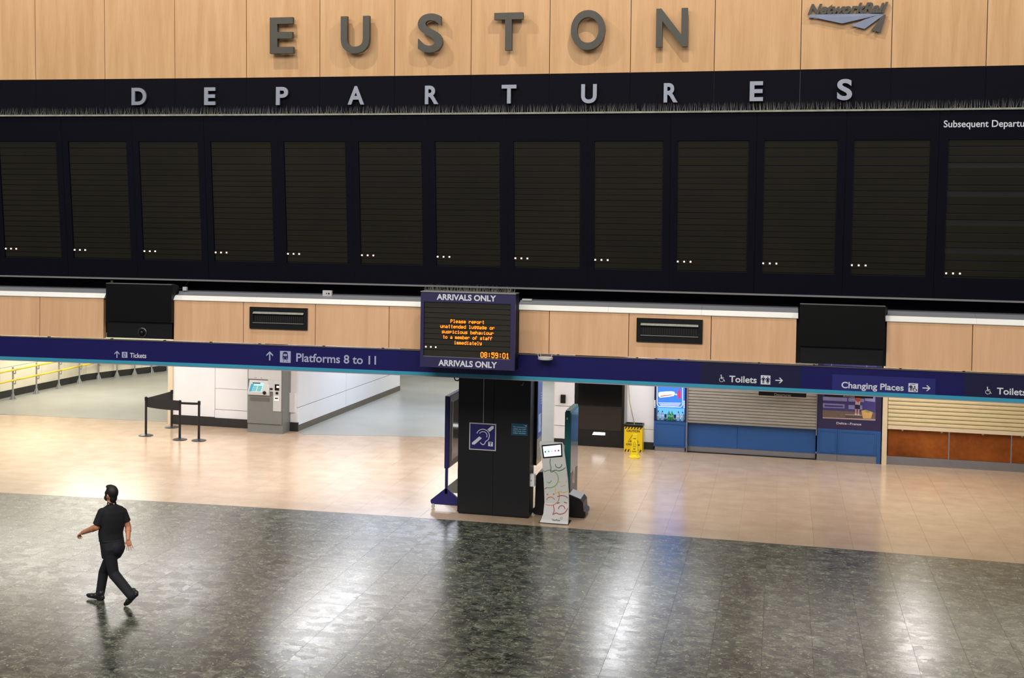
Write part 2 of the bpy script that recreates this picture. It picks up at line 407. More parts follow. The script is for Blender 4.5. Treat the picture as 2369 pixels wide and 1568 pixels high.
# ------------------------------------------------------------ ground
EY = 24.633
ey = lambda u: EY-BB*u*u
def tile_floor(root, material, T, u0, u1, v0, v1, thick, g):
    # square tiles; each column is cut to follow the slight bend of the border line
    cells = []
    nu = int(round((u1-u0)/T)); nv = int(round((v1-v0)/T))
    for j in range(nv):
        for i in range(nu):
            u = u0+T*(i+.5); v = v0+T*(j+.5)
            x, y = PX((u, ey(u)+v, 0)); ins = -60 < x < 2430 and y < 1640 and y > 0
            cells.append(((0 if ins else 1), v, u, i))
    cells.sort(key=lambda c: (c[0], c[1]))
    cache = {}; rest = MB(); h = T/2-g
    for k, (ins, v, u, i) in enumerate(cells):
        sl = -2*BB*u; P = [(a*h, b*h+a*h*sl, z) for z in (-thick, 0) for a, b in ((-1, -1), (1, -1), (1, 1), (-1, 1))]
        if ins == 0 and k < 300:
            loc = Vector((u, ey(u)+v, 0))-WLOC[root]
            if i not in cache:
                o = MB().hexa([Vector(p)+WLOC[root] for p in P]).build('floor_tile', material, root, recalc=False); cache[i] = o.data
            else:
                o = bpy.data.objects.new('floor_tile', cache[i]); COL.objects.link(o); o.parent = root
            o.location = loc
        else:
            rest.hexa([(p[0]+u, p[1]+ey(u)+v, p[2]) for p in P])
    o = rest.build('floor_tiles_far', material, root, recalc=False); o['kind'] = 'stuff'
fl = struct('floor', (-6, 17, 0), 'dark grey-green flaked terrazzo floor of the concourse')
tile_floor(fl, DARKF, .65, -21.6, 9.6, -15.6, 0, .01, .0017)
MB().box(-24, 11, 7.5, 24.9, -.05, -.0045).build('screed', GROUT, fl)
fl2 = struct('floor', (-6, 29, 0), 'cream terrazzo floor beyond the dark concourse floor')
tile_floor(fl2, TAN, .65, -24.7, 9.1, 0, 9.75, .008, .0013)
MB().box(-25, 9.5, 24.0, 34.3, -.06, -.0045).build('screed', mat('pale_joint', (128, 104, 82), .7), fl2)
fl3 = struct('floor', (-12, 40, 0), 'grey vinyl floor of the ramp hall and corridor')
g = MB()
tl = [(-26, 32.75), (G(0, 958).x, G(0, 958).y), (G(390, 976).x, G(390, 976).y), (-15.75, 33.35), (-12.1, 33.1), (G(700, 1005).x, G(700, 1005).y), (G(1026, 1011).x, G(1026, 1011).y), (-5.2, 33.5), (-5.2, 60), (-26, 60)]
g.prism([(p[0], p[1]) for p in tl], -.003, .004); g.build('vinyl_sheet', GREYF, fl3)

# ------------------------------------------------------------ soffit and the space below it
so = struct('ceiling', (-8, 40, 3.4), 'white soffit over the lower passage')
n = MB(); n.box(-28, 10, 24.2, 60, 3.4, 3.5); n.build('soffit_board', WHITE, so)
n = MB()
n.box(-28, 10, 59.8, 60, 0, 3.4); st(n.build('wall_far', CREAMW), 'cream end wall far down the corridor')
n = MB(); n.box(-28.2, -28, 24.5, 60, 0, 3.4); st(n.build('wall_left', CREAMW), 'outer left wall')
n = MB(); n.box(9.8, 10, 24.5, 60, 0, 3.4); st(n.build('wall_right', CREAMW), 'outer right wall')

# ramp hall wall behind the handrails
base_px = [(-120, 954), (0, 923), (96, 902), (200, 880), (262, 872), (390, 858), (470, 851)]
bp = [G(x, y) for x, y in base_px]
rw = struct('wall_left', (-22, 40, 0), 'cream panelled wall curving behind the yellow handrails')
def seg(a, b, t0, t1, z0, z1, th0, th1):
    a = Vector(a[:2]); b = Vector(b[:2]); dr = (b-a); nrm = Vector((dr.y, -dr.x)).normalized()
    p = a+dr*t0; q = a+dr*t1
    return MB().prism([p+nrm*th1, q+nrm*th1, q+nrm*th0, p+nrm*th0], z0, z1)
for a, b in zip(bp, bp[1:]):
    L = (b-a).length; k = max(1, int(round(L/1.6)))
    for i in range(k):
        e = .005/L
        seg(a, b, i/k+e, (i+1)/k-e, .22, .92, -.04, 0).build('wall_panel', CREAMW, rw)
        seg(a, b, i/k+e, (i+1)/k-e, .93, 3.4, -.04, 0).build('wall_panel', CREAMW, rw)
    seg(a, b, 0, 1, 0, .21, -.04, .012).build('skirting', SKIRT, rw)
    seg(a, b, 0, 1, 0, 3.4, -.12, -.045).build('backing_board', SKIRTG, rw)
# handrail
feet_px = [(29.8, 924), (84.2, 911), (136.2, 899), (183.5, 887), (228, 877), (270.7, 872.3), (311.5, 867.4), (350.5, 862.5), (386.5, 858.5), (420, 855)]
ft = [G(-30, 938)]+[G(x, y) for x, y in feet_px]
hr = thing('handrail', 'double yellow handrail on grey posts along the cream ramp wall', 'handrail', ft[3])
def toward(i, k=.12):
    j = min(i+1, len(ft)-1); t = (ft[j]-ft[j-1]).normalized(); return Vector((t.y, -t.x, 0))*k
for i, p in enumerate(ft):
    m = MB(); m.cyl(p, p+Vector((0, 0, .98)), .028, n=10); post = m.build('post', GALV, hr, smooth=False)
    f = MB()
    for an in (0, 90, 180, 270):
        dx = Vector((math.cos(math.radians(an+20)), math.sin(math.radians(an+20)), 0))
        f.add([p+dx*.02, p+dx*.10, p+dx*.02+Vector((0, 0, .2))]+[q+Vector((-dx.y, dx.x, 0))*.012 for q in (p+dx*.02, p+dx*.10, p+dx*.02+Vector((0, 0, .2)))], [(0, 1, 2), (5, 4, 3), (0, 3, 4, 1), (1, 4, 5, 2), (2, 5, 3, 0)])
    f.cyl(p, p+Vector((0, 0, .02)), .11, n=12); f.build('foot_bracket', GALV, post)
    for z in (.60, .91):
        t = toward(i, .09); m = MB(); m.tube([p+Vector((0, 0, z-.12)), p+t+Vector((0, 0, z-.12)), p+t+Vector((0, 0, z))], .016, 8); m.build('rail_bracket', GALV, post)
for z in (.60, .91):
    m = MB(); m.tube([p+toward(i, .09)+Vector((0, 0, z)) for i, p in enumerate(ft)], .030, 10); m.build('rail', YELR, hr, smooth=True)

# white block wall behind the ticket machine, with the corridor wall at its right
YW = 33.05
SBK = Surf(lambda u: YW)
bw = struct('wall_back', (-14, YW, 0), 'white panelled wall beside the ticket machine')
def ux(x, y=930): return SBK.inv(x, y)[0]
def zx(x, y): return SBK.inv(x, y)[1]
uL, uA, uJ, uM, uR = ux(390), ux(401), ux(497), ux(571), ux(688)
MB().box(uL, uR-.02, YW+.03, YW+.4, 0, 3.4).build('backing_board', BLACK, bw)
MB().sbox(SBK, uL, uA-.004, .0, 3.38, -.03, .05).build('corner_strip', CREAM, bw)
MB().sbox(SBK, uA, uJ-.006, .25, 3.38, -.03, 0).build('wall_panel', WHITE, bw)
for z0, z1, dd in ((.23, zx(530, 949), .0), (zx(530, 949)+.012, zx(530, 900), -.008), (zx(530, 900)+.01, 3.38, 0)):
    MB().sbox(SBK, uJ+.004, uM+.5, z0, z1, -.03, dd).build('wall_panel', WHITE, bw)
MB().sbox(SBK, ux(672), uR-.02, zx(680, 983), 3.38, -.03, 0).build('wall_panel', WHITE, bw)
MB().sbox(SBK, ux(669), ux(684), zx(676, 953), zx(676, 908), 0, .06).build('wall_panel', WHITE, bw)
MB().sbox(SBK, uA, uR+.03, 0, .235, -.03, .03).build('skirting', SKIRT, bw)
# corridor wall (runs away from us)
c0 = G(690, 997); c1 = G(925, 903)
cw = struct('wall_right', (c0.x, 37, 0), 'white panelled corridor wall running away beside the ticket machine')
xa = c0.x; A = Vector((xa, YW+.0)); Bv = Vector((c1.x, c1.y))
ts = [0, .42, .74, 1.0]
for t0, t1 in zip(ts, ts[1:]):
    seg(A, Bv, t0+.001, t1-.001, .16, .615, -.3, 0).build('wall_panel', WHITE, cw)
    seg(A, Bv, t0+.001, t1-.001, .63, 3.38, -.3, 0).build('wall_panel', WHITE, cw)
seg(A, Bv, 0, 1, 0, .15, -.3, .015).build('skirting', SKIRTG, cw)
seg(A, Bv, 0.002, .998, 0.1, 3.38, -.28, -.03).build('backing_board', SKIRTG, cw)

# right-hand rear wall between shops
YR = 33.45
SR = Surf(lambda u: YR)
def ur(x, y=1000): return SR.inv(x, y)[0]
def zr(x, y): return SR.inv(x, y)[1]
rwall = struct('wall_back', (-3, YR, 0), 'white panelled wall around the black door')
MB().box(ur(1500), 9.8, YR+1.2, YR+1.4, 0, 3.4).build('backing_board', SKIRT, rwall)
MB().box(ur(1328), ur(1512), YR+.25, YR+.35, 0, 3.4).build('backing_board', SKIRT, rwall)
MB().box(ur(1282)-.02, ur(1328), YR+.02, YR+3.5, 0, 3.4).build('backing_board', CREAMW, rwall)
for y0, y1, d in ((1014, 985, .0), (983.5, 939, .02), (937.5, 760, .04)):
    MB().sbox(SR, ur(1282), ur(1328), max(zr(1300, y0), .0), min(zr(1300, y1), 3.38), -.03, d).build('wall_panel', WHITE, rwall)
MB().sbox(SR, ur(1282), ur(1328), 0, zr(1300, 1015), -.03, .01).build('skirting', SKIRT, rwall)
MB().sbox(SR, ur(1457), ur(1512), .50, 3.38, -.2, -.08).build('wall_panel', WHITE, rwall)
MB().sbox(SR, ur(1457), ur(1512), .18, .49, -.2, -.08).build('wall_panel', WHITE, rwall)
MB().sbox(SR, ur(1457), ur(1512), 0, .17, -.2, -.06).build('skirting', SKIRT, rwall)
MB().sbox(SR, ur(1444), ur(1450), 0, 3.38, -.2, .04).build('door_jamb', GALV, rwall)
MB().sbox(SR, ur(1450), ur(1457), 0, 3.38, -.2, .0).build('corner_strip', WHITE, rwall)
tag(MB().sbox(SR, ur(1297), ur(1308), zr(1302, 931), zr(1302, 912), .04, .10).build('wall_box', BLACKS), 'small black box on the white wall strip left of the black door', 'switch box')

# black door
dr = struct('door_1', (ur(1386), YR, 0), 'black door with dark glass and a bright reflection')
MB().sbox(SR, ur(1330), ur(1443), 0, 3.38, -.1, -.04).build('door_leaf', BLACK, dr)
MB().sbox(SR, ur(1337), ur(1437), zr(1380, 995), zr(1380, 941), -.04, -.025).build('door_glass', mat('smoked_glass', (46, 42, 38), .15), dr)
MB().sbox(SR, ur(1337), ur(1437), zr(1380, 938), 3.2, -.04, -.025).build('door_glass', BLACKG, dr)
MB().sprism(SR, [(ur(1370), zr(1370, 1006)), (ur(1399.5), zr(1400, 1007)), (ur(1399.5), zr(1400, 1001)), (ur(1373), zr(1372, 999.5))], -.04, -.03).build('glass_reflection', mat('glass_reflection_white', (240, 242, 250), .5, emit=2.2), dr)  # reflection in the glass put in as an emissive strip
MB().sbox(SR, ur(1330), ur(1334), 0, 3.38, -.04, 0).build('door_jamb', BLACKS, dr)

# ------------------------------------------------------------ departures board
bd = thing('departure_board', 'long black departures board of unlit display columns under the black header', 'display board', (-6, 24, ZB))
dot_px = [(12.3, 572.9), (171.6, 576.6), (333.2, 580.9), (498, 584), (None, None), (None, None), (None, None), (None, None), (1376.9, 601.6), (1567.8, 605.9), (1765.6, 609.9), (1970.9, 614.5)]
du = [SBD.inv(*p)[0] if p[0] else None for p in dot_px]
for i in range(4, 8): du[i] = du[3]+(du[8]-du[3])*(i-3)/5
zdot = sum(SBD.inv(*p)[1] for p in dot_px if p[0])/8
P = (du[11]-du[0])/11
du = [du[0]-P]+du
zt_s = SBD.inv(1374, 326)[1]; zb_s = SBD.inv(1374, 623)[1]
def bay(uc0, uc1, s0, s1, zb, zt, rows, tops):
    f = MB(); T = .05
    f.sbox(SBD, uc0+.002, uc1-.002, zt, ZS, -T, 0); f.sbox(SBD, uc0+.002, uc1-.002, ZB, zb, -T, 0)
    f.sbox(SBD, uc0+.002, s0, zb, zt, -T, 0); f.sbox(SBD, s1, uc1-.002, zb, zt, -T, 0)
    f.build('bay_frame', FRAME, bd)
    s = MB().sbox(SBD, s0, s1, zb, zt, -T, -.04).build('display_column', GAP, bd)
    for k, (a, b) in enumerate(rows):
        MB().sbox(SBD, s0+.012, s1-.012, a, b, -.04, -.02-.004*(k % 2)).build('display_row', ROW, s)
    return s
rt = [262, 317, 380, 440, 487, 530, 573, 613, 657, 697, 741, 779, 823, 867, 909, 950, 992, 1033, 1075, 1118, 1160, 1200]
def zrow(t): return zt_s+(zb_s-zt_s)*((t-262)/(1206-262))
rows = [(zrow(b)+.008, zrow(a)-.008) for a, b in zip(rt, rt[1:])]
for i in range(13):
    u0 = du[i]-.02*P/1.43; u1 = u0+.828*P; c0_ = u0-.086*P; c1_ = c0_+P
    if i == 12: c1_ = c0_+P
    s = bay(c0_, c1_, u0, u1, zb_s, zt_s, rows, None)
    m = MB()
    for k in range(3):
        q = du[i]+k*.076*P; m.sbox(SBD, q-.012, q+.012, zdot-.012, zdot+.012, -.02, -.012)
    m.build('status_light', LEDW, s)
# wider column of later departures at the right
ul = SBD.inv(2194.8-6, 480)[0]; c0_ = c1_; zl = SBD.inv(2181.3, 641.8)[1]
r2 = [(260, 312), (320, 385), (393, 440), (480, 545), (553, 618), (625, 665), (710, 775), (783, 845), (853, 895), (940, 1000), (1008, 1072), (1080, 1120), (1165, 1222), (1230, 1300), (1308, 1350)]
zr2 = lambda t: zt_s+(zl-zt_s)*((t-260)/(1362-260))
s = bay(c0_, c0_+2.6, ul, ul+2.3, zl, zt_s, [(zr2(b)+.004, zr2(a)-.004) for a, b in r2], None)
m = MB(); q0, zq = SBD.inv(2184.7, 632)
for k in range(3):
    q = q0+.03+k*.105; m.sbox(SBD, q-.012, q+.012, zq-.012, zq+.012, -.02, -.012)
m.build('status_light', LEDW, s)
t0 = SBD.inv(2183, 294.5); tc = SBD.inv(2183, 278.7); te = SBD.inv(2368, 291)
wpx = (te[0]-t0[0])
MB().text(SBD, 'Subsequent Departures', t0[0], t0[0]+wpx*1.165, t0[1], tc[1], 0, .004, .012).build('lettering', SIGNW, bd)
uB0, uB1 = du[0]-.1*P-P*1, c0_+2.6
MB().sbox(SBD, uB0, uB1, ZB-.03, ZB, -.06, .03, 24).build('bottom_trim', mat('dull_silver_trim', (150, 150, 152), .4, .4), bd)
MB().sbox(SBD, uB0, uB1, ZS, ZS+.03, -.30, .035, 24).build('top_rail', mat('dusty_pale_rail', (150, 152, 140), .6, var=.3, scale=8), bd)
MB().sbox(SBD, uB0, uB1, ZB, ZS, -.16, -.055, 24).build('back_casing', BLACK, bd)
# bird spikes along the top
def spikes(S, u0, u1, z, step, h, d, name, label):
    m = MB(); u = u0
    while u < u1:
        for k in range(2):
            a = S.at(u+random.uniform(-.01, .01), z, d)
            b = a+Vector((random.gauss(.0, .019), random.gauss(-.01, .03), h*random.uniform(.75, 1.1)))
            if random.random() < .06: b = a+Vector((random.uniform(-.1, .1), 0, h*.4))
            x = Vector((.003, 0, 0)); y = Vector((0, .003, 0))
            m.add([a-x, a+x, a+y, b], [(0, 1, 3), (1, 2, 3), (2, 0, 3)])
        u += step*random.uniform(.6, 1.4)
    o = m.build(name, SPK, recalc=False); o['kind'] = 'stuff'; tag(o, label, 'bird spikes'); return o
SPK = mat('dull_spike_wire', (112, 112, 106), .5, .1)
spikes(SBD, uB0, uB1, ZS+.03, .034, .15, -.0, 'bird_spikes', 'long row of dusty wire bird spikes on top of the departures board')

# raised letters
def letter(name, ch, S, px0, px1, ytop, ybot, d0, d1, material, label, cat, group, bold):
    a = S.inv(px0, ybot, d1); b = S.inv(px1, ybot, d1); c = S.inv((px0+px1)/2, ytop, d1)
    m = MB(); m.text(S, ch, a[0], b[0], a[1], c[1], d0, d1, bold)
    # scale exactly to the wanted height (round letters overshoot)
    zs = [p.z for p in m.v]; z0, z1 = min(zs), max(zs)
    for p in m.v: p.z = a[1]+(p.z-z0)/(z1-z0)*(c[1]-a[1])
    o = m.build(name, material); return tag(o, label, cat, group)
eus = [('E', 624, 678, 40, 124, 'first'), ('U', 788, 854, 37, 124, 'second'), ('S', 966, 1023, 31, 122, 'third'), ('T', 1142.6, 1209, 29, 117, 'fourth'), ('O', 1320, 1399, 23, 116, 'fifth'), ('N', 1517, 1590, 19, 109, 'last')]
for ch, a, b, t, bt, nth in eus:
    letter('raised_letter', ch, SW, a, b, t, bt, .08, .175, BRONZE, 'large dark metal letter %s, %s of the station name on the timber wall' % (ch, nth), 'letter', 'letters of the station name', .022)
dep = [('D', 304, 338, 203, 243, 'first'), ('E', 472, 498, 202, 243, 'second, between D and P'), ('P', 638, 666, 201, 243, 'third'), ('A', 804, 842, 199, 242, 'fourth'), ('R', 982.6, 1014, 198, 241, 'fifth, between A and T'),
       ('T', 1160, 1194, 196, 239.5, 'sixth'), ('U', 1344, 1380, 194.5, 239, 'seventh'), ('R', 1535, 1567.6, 192, 237, 'eighth, between U and E'), ('E', 1734, 1765, 188, 234, 'ninth, between R and S'), ('S', 1936, 1971, 182.5, 232, 'last')]
for ch, a, b, t, bt, nth in dep:
    letter('header_letter', ch, SH, a, b, t, bt, .03, .08, LETTER, 'brushed steel letter %s on the black header, %s of DEPARTURES' % (ch, nth), 'letter', 'letters of the header word', .03)
# station operator logo
lg = thing('wall_logo', 'dark metal operator name with steel-blue arrow shapes on the timber wall, right', 'logo', SW.at(3.0, 9.2))
def lp(zx_, zy_): return SW.inv(1850+zx_/10.3, zy_/10.3, .07)
m = MB()
a = lp(190, 345); b = lp(2090, 345); 
m = MB()
vs, fs = glyphs('NetworkRail', .045, .35, False)
x0 = min(p[0] for p in vs); x1 = max(p[0] for p in vs); cap = .73
for (p) in vs: pass
A0 = lp(190, 330); A1 = lp(2110, 285); C0 = lp(215, 105); C1 = lp(2140, 50)
hcap = max(p[1] for p in glyphs('N', .02, 0, False)[0])
pts = []
for p in vs:
    t = (p[0]-x0)/(x1-x0); k = p[1]/hcap
    pts.append(SW.at(A0[0]+(A1[0]-A0[0])*t, (A0[1]+(A1[1]-A0[1])*t)+k*((C0[1]-A0[1])*(1-t)+(C1[1]-A1[1])*t), .03+.04*p[2]))
MB().add(pts, fs).build('lettering', BRONZE, lg)
for poly, mt in (([(190, 420), (370, 425), (1010, 560), (1830, 372), (2020, 335), (1500, 325), (240, 350)], LOGOB), ([(1220, 610), (1545, 690), (1960, 390), (2010, 350), (1850, 370), (1560, 460)], LOGOB), ([(1700, 715), (1935, 780), (2060, 350), (2000, 350), (1960, 400)], BRONZE)):
    MB().sprism(SW, [lp(*p) for p in poly], .05, .08).build('arrow_blade', mt, lg)

# ------------------------------------------------------------ recess, ledge and lower fascia
zF0, zF1 = 3.300, 4.080
uF0, uF1 = -16.9, 6.2
rc = MB().sbox(Surf(fy), uF0, uF1, 4.05, ZB+.02, -.42, -.36, 24).build('trim_2', FRAME); st(rc, 'dark recess behind the ledge')
MB_ = MB().sbox(Surf(fy), uF0, uF1, 3.4, 4.05, -.42, .12, 24).build('trim_2', BLACK); st(MB_, 'black carcass behind the timber fascia')
def fu(x, y): return SF.inv(x, y)[0]
segs = [([None, 92, 240], (686, 781)), ([402, 563, 729.5, 900, 985], (695, 795)), ([1200, 1270.5, 1454.5, 1645, 1843], (718, 820)), ([2050, 2249.5, None], (745, 850))]
fas = struct('trim_3', (-6, 23.7, zF0), 'lower fascia of pale timber panels')
led = struct('trim_4', (-6, 23.7, zF1), 'pale sloped ledge on top of the lower timber fascia')
def ledge_piece(a, b):
    prof = [(.27, zF1), (.20, zF1+.082), (.0, zF1+.145), (-.36, zF1+.150), (-.36, zF1-.02), (.27, zF1-.02)]
    n = max(1, int((b-a)/.8))
    for k, mi in ((0, LEDGEW), (1, LEDGESH), (2, LEDGESH)):
        m = MB()
        for i in range(n):
            ua = a+(b-a)*i/n; ub = a+(b-a)*(i+1)/n
            (d0, z0), (d1, z1) = prof[k], prof[k+1]
            S0 = Surf(fy)
            m.add([S0.at(ua, z0, d0), S0.at(ub, z0, d0), S0.at(ub, z1, d1), S0.at(ua, z1, d1), S0.at(ua, zF1-.01, d0-.002), S0.at(ub, zF1-.01, d0-.002), S0.at(ub, zF1-.01, d1), S0.at(ua, zF1-.01, d1)],
                  [(0, 1, 2, 3), (4, 5, 1, 0), (7, 6, 5, 4), (3, 2, 6, 7), (0, 3, 7, 4), (1, 5, 6, 2)])
        m.build('ledge_strip', mi, led, recalc=True)
for xs, (ya, yb) in segs:
    us = [None if x is None else fu(x, (ya+yb)/2) for x in xs]
    if us[0] is None: us = [us[1]-2*1.43, us[1]-1.43]+us[1:]
    if us[-1] is None: us = us[:-1]+[us[-2]+1.43]
    for a, b in zip(us, us[1:]):
        MB().sbox(SF, a+.006, b-.006, zF0, zF1, -.10, 0).build('fascia_panel', WOOD2, fas)
    MB().sbox(SF, us[0]+.01, us[-1]-.01, zF0+.01, zF1-.01, -.13, -.101, 6).build('backing_board', BLACK, fas)
    k = max(1, int(round((us[-1]-us[0])/1.55)))
    for i in range(k):
        a = us[0]-.02+(us[-1]-us[0]+.04)*i/k; b = us[0]-.02+(us[-1]-us[0]+.04)*(i+1)/k
        ledge_piece(a+.001, b-.001)

# air slots in the fascia
for pts, lab in (([(579, 707), (712, 764), (586, 720, 727), (745,), (702,)], 'black rectangular air slot in the timber fascia above Platforms 8 to 11'), ([(1473.5, 733), (1625, 795), (1484, 746, 755), (777,), (1614,)], 'black rectangular air slot in the timber fascia above Toilets, right of the arrivals screen')):
    u0, z1 = SF.inv(*pts[0]); u1, z0 = SF.inv(*pts[1]); ym = (pts[0][1]+pts[1][1])/2
    z1 = SF.inv((pts[0][0]+pts[1][0])/2, pts[0][1]+4.)[1]; z0 = SF.inv((pts[0][0]+pts[1][0])/2, pts[1][1]-3.)[1]
    t = thing('air_slot', lab, 'air vent', SF.at((u0+u1)/2, z0), 'air slots in the lower fascia')
    f = MB(); w_ = .07; wz = .14*(z1-z0)/.44
    f.sbox(SF, u0, u1, z1-wz, z1, 0, .035); f.sbox(SF, u0, u1, z0, z0+wz, 0, .035); f.sbox(SF, u0, u0+w_, z0+wz, z1-wz, 0, .035); f.sbox(SF, u1-w_, u1, z0+wz, z1-wz, 0, .035)
    f.build('frame', BLACKS, t)
    MB().sbox(SF, u0+w_, u1-w_, z0+wz, z1-wz, 0.001, .006).build('cavity', BLACK, t)
    hh = (z1-z0)
    m = MB(); a, b = u0+w_, u1-w_
    m.add([SF.at(a, z0+.70*hh, .07), SF.at(b, z0+.70*hh, .07), SF.at(b-.01, z0+.82*hh, .02), SF.at(a+.01, z0+.82*hh, .02), SF.at(a, z0+.69*hh, .065), SF.at(b, z0+.69*hh, .065), SF.at(b, z0+.81*hh, .01), SF.at(a, z0+.81*hh, .01)], [(0, 1, 2, 3), (4, 7, 6, 5), (0, 4, 5, 1), (3, 2, 6, 7), (0, 3, 7, 4), (1, 5, 6, 2)])
    m.build('upper_flap', mat('dusty_aluminium', (150, 152, 145), .5, .3, var=.15, scale=20), t)
    MB().sbox(SF, a, b, z0+.265*hh, z0+.285*hh, .006, .05).build('lower_lip', GALV, t)
    for k in range(24):
        u = a+(b-a)*(k+.5)/24; 
        MB().sbox(SF, u-.004, u+.004, z0+.28*hh, z0+.7*hh, .006, .018).build('vertical_vane', BLACKS, t)

# ------------------------------------------------------------ two unlit monitors set in the fascia gaps
SM = Surf(fy, off=.32)
for (xa_, ya_), (xb_, yb_), cut, lab in (((247, 655.5), (398, 784), 745, 'unlit black monitor in the left gap of the fascia above Tickets'), ((1851, 704.5), (2045, 848), 804, 'unlit black monitor in the right gap of the fascia above Changing Places')):
    u0, z1 = SM.inv(xa_, ya_); u1, z0 = SM.inv(xb_, yb_); zc = SM.inv((xa_+xb_)/2, cut)[1]; z1 = SM.inv((xa_+xb_)/2, ya_+1.8)[1]; z0 = 3.31
    t = thing('monitor_cabinet', lab, 'monitor', SM.at((u0+u1)/2, z0, -.1), 'unlit monitors in the fascia')
    MB().sbox(SM, u0, u1, zc+.005, z1, -.10, .03).build('screen', mat('monitor_black', (8, 8, 9), .45, var=.1, spec=.2), t)
    MB().sbox(SM, u0+.02, u1-.02, z0+.02, zc-.005, -.14, -.02).build('lower_panel', BLACKS, t)
    MB().sbox(SM, u0-.0, u1, z1, z1+.012, -.10, .035).build('top_edge', mat('dull_edge_metal', (120, 122, 120), .4, .5), t)
    m = MB(); m.add([SM.at(u1, z1-.25, -.10), SM.at(u1, z1+.01, -.10), SM.at(u1, z1+.01, .03), SM.at(u1+.05, z1-.16, -.18), SM.at(u1+.05, z1-.02, -.18)], [(0, 1, 2), (0, 3, 4, 1), (1, 4, 2), (0, 2, 4, 3)]); m.build('side_bracket', BLACKS, t)
    MB().sbox(Surf(fy, off=.14), u0-.10, u1+.06, 3.31, 4.06, -.2, -.02).build('rear_housing', BLACK, t)
u, z = SM.inv(329, 769, .0)
dc = thing('dome_camera', 'round black dome camera with chrome ring under the left monitor', 'security camera', SM.at(u, z, .0))
m = MB(); c = SM.at(u, z, .0)
for i in range(24):
    a0, a1 = 2*math.pi*i/24, 2*math.pi*(i+1)/24
    m.cyl(c+Vector((math.cos(a0)*.082, 0, math.sin(a0)*.082)), c+Vector((math.cos(a1)*.082, 0, math.sin(a1)*.082)), .008, n=6)
m.build('ring', SILV, dc)
m = MB(); m.cyl(c+Vector((0, .012, 0)), c+Vector((0, -.01, 0)), .082, n=24); m.build('base', BLACKS, dc)
m = MB(); m.ball(c+Vector((0, -.01, 0)), .055, .055, .055); m.build('dome', BLACKG, dc, smooth=True)

# small fittings on the ledge
SL = Surf(fy, off=.05)
def ledge_box(px0, px1, py0, py1, material, name, label, cat, parts=None):
    u0, z1 = SL.inv(px0, py0); u1, z0 = SL.inv(px1, py1)
    t = thing(name, label, cat, SL.at((u0+u1)/2, z0)); MB().sbox(SL, u0, u1, z0, z1, -.06, .0).build('housing', material, t); return t, u0, u1, z0, z1
t, u0, u1, z0, z1 = ledge_box(746.5, 767, 671.5, 685.5, GREYL, 'sensor_box', 'white sensor box on the ledge between monitor and arrivals screen', 'sensor')
m = MB(); m.cyl(SL.at(u1-.05, (z0+z1)/2, .0), SL.at(u1-.05, (z0+z1)/2, .015), .014); m.cyl(SL.at((u0+u1)/2-.01, (z0+z1)/2, 0), SL.at((u0+u1)/2-.01, (z0+z1)/2, .012), .009); m.build('lens', BLACKG, t)
t, u0, u1, z0, z1 = ledge_box(422.5, 431, 663.5, 672, GREYL, 'junction_box', 'tiny grey junction box on the ledge beside the left monitor', 'junction box')
m = MB(); a = SL.at(u0, z0+.04, -.02); m.tube([a, a+Vector((-.1, 0, -.01)), a+Vector((-.17, .0, -.03))], .006, 6); b_ = SL.at(u0+.03, z1, -.02); m.tube([b_, b_+Vector((.06, .0, .08)), b_+Vector((.1, .1, .17))], .005, 6); m.build('cable', BLACKS, t)
t, u0, u1, z0, z1 = ledge_box(1208, 1230, 691, 695.5, GREYL, 'mounting_plate', 'flat grey mounting plate on the ledge right of the arrivals screen', 'bracket')
u0, z0 = SBD.inv(240, 650); q = MB().sbox(Surf(fy, off=-.3), u0, u0+.045, z0-.04, z0, 0, .01).build('yellow_tag', YEL); tag(q, 'small yellow tag in the recess left of the left monitor', 'tag')

# ------------------------------------------------------------ sign band
zN0, zNC, zN1 = 2.835, 2.893, 3.278
sb = thing('direction_sign', 'long navy direction sign band with cyan lower stripe spanning the passage', 'sign', (-6, 23.6, zN0))
MB().sbox(SN, uF0, uF1, zNC, zN1, -.10, 0, 24).build('navy_board', NAVY, sb)
MB().sbox(SN, uF0, uF1, zN0, zNC-.001, -.10, .004, 24).build('cyan_stripe', CYAN, sb)
MB().sbox(SN, uF0, uF1, zN0-.022, zN0-.001, -.12, .0, 24).build('lower_lip', LIP, sb)
MB().sbox(SN, uF0, uF1, zN1, zN1+.008, -.12, .012, 24).build('top_edge', mat('dull_edge_metal', (120, 122, 120), .4, .5), sb)
for uu in [uF0+1.1*k+random.uniform(-.2, .2) for k in range(1, 21)]:
    MB().sbox(SN, uu, uu+.035, zN1+.008, zF0+.002, -.09, -.03).build('hanger', BLACKS, sb)
def patch(x0, y0, x1, y1, material):
    u0, z1 = SN.inv(x0, y0); u1, z0 = SN.inv(x1, y1); z1 = SN.inv((x0+x1)/2, (y0+(y0+(y1-y0))*0+y0)/2)[1]
    return u0, u1
def nt(txt, x0, x1, yc, yb, material, bold=.015, nm='lettering'):
    a = SN.inv(x0, yb); b = SN.inv(x1, yb); c = SN.inv(x0, yc)
    return MB().text(SN, txt, a[0], b[0], a[1], c[1], .001, .006, bold).build(nm, material, sb)
def sq(x0, x1, yc, yb, material):
    a = SN.inv(x0, yb); b = SN.inv(x1, yb); c = SN.inv(x0, yc)
    return a[0], b[0], a[1], c[1], MB().sbox(SN, a[0], b[0], a[1], c[1], .001, .006).build('pictogram', material, sb)
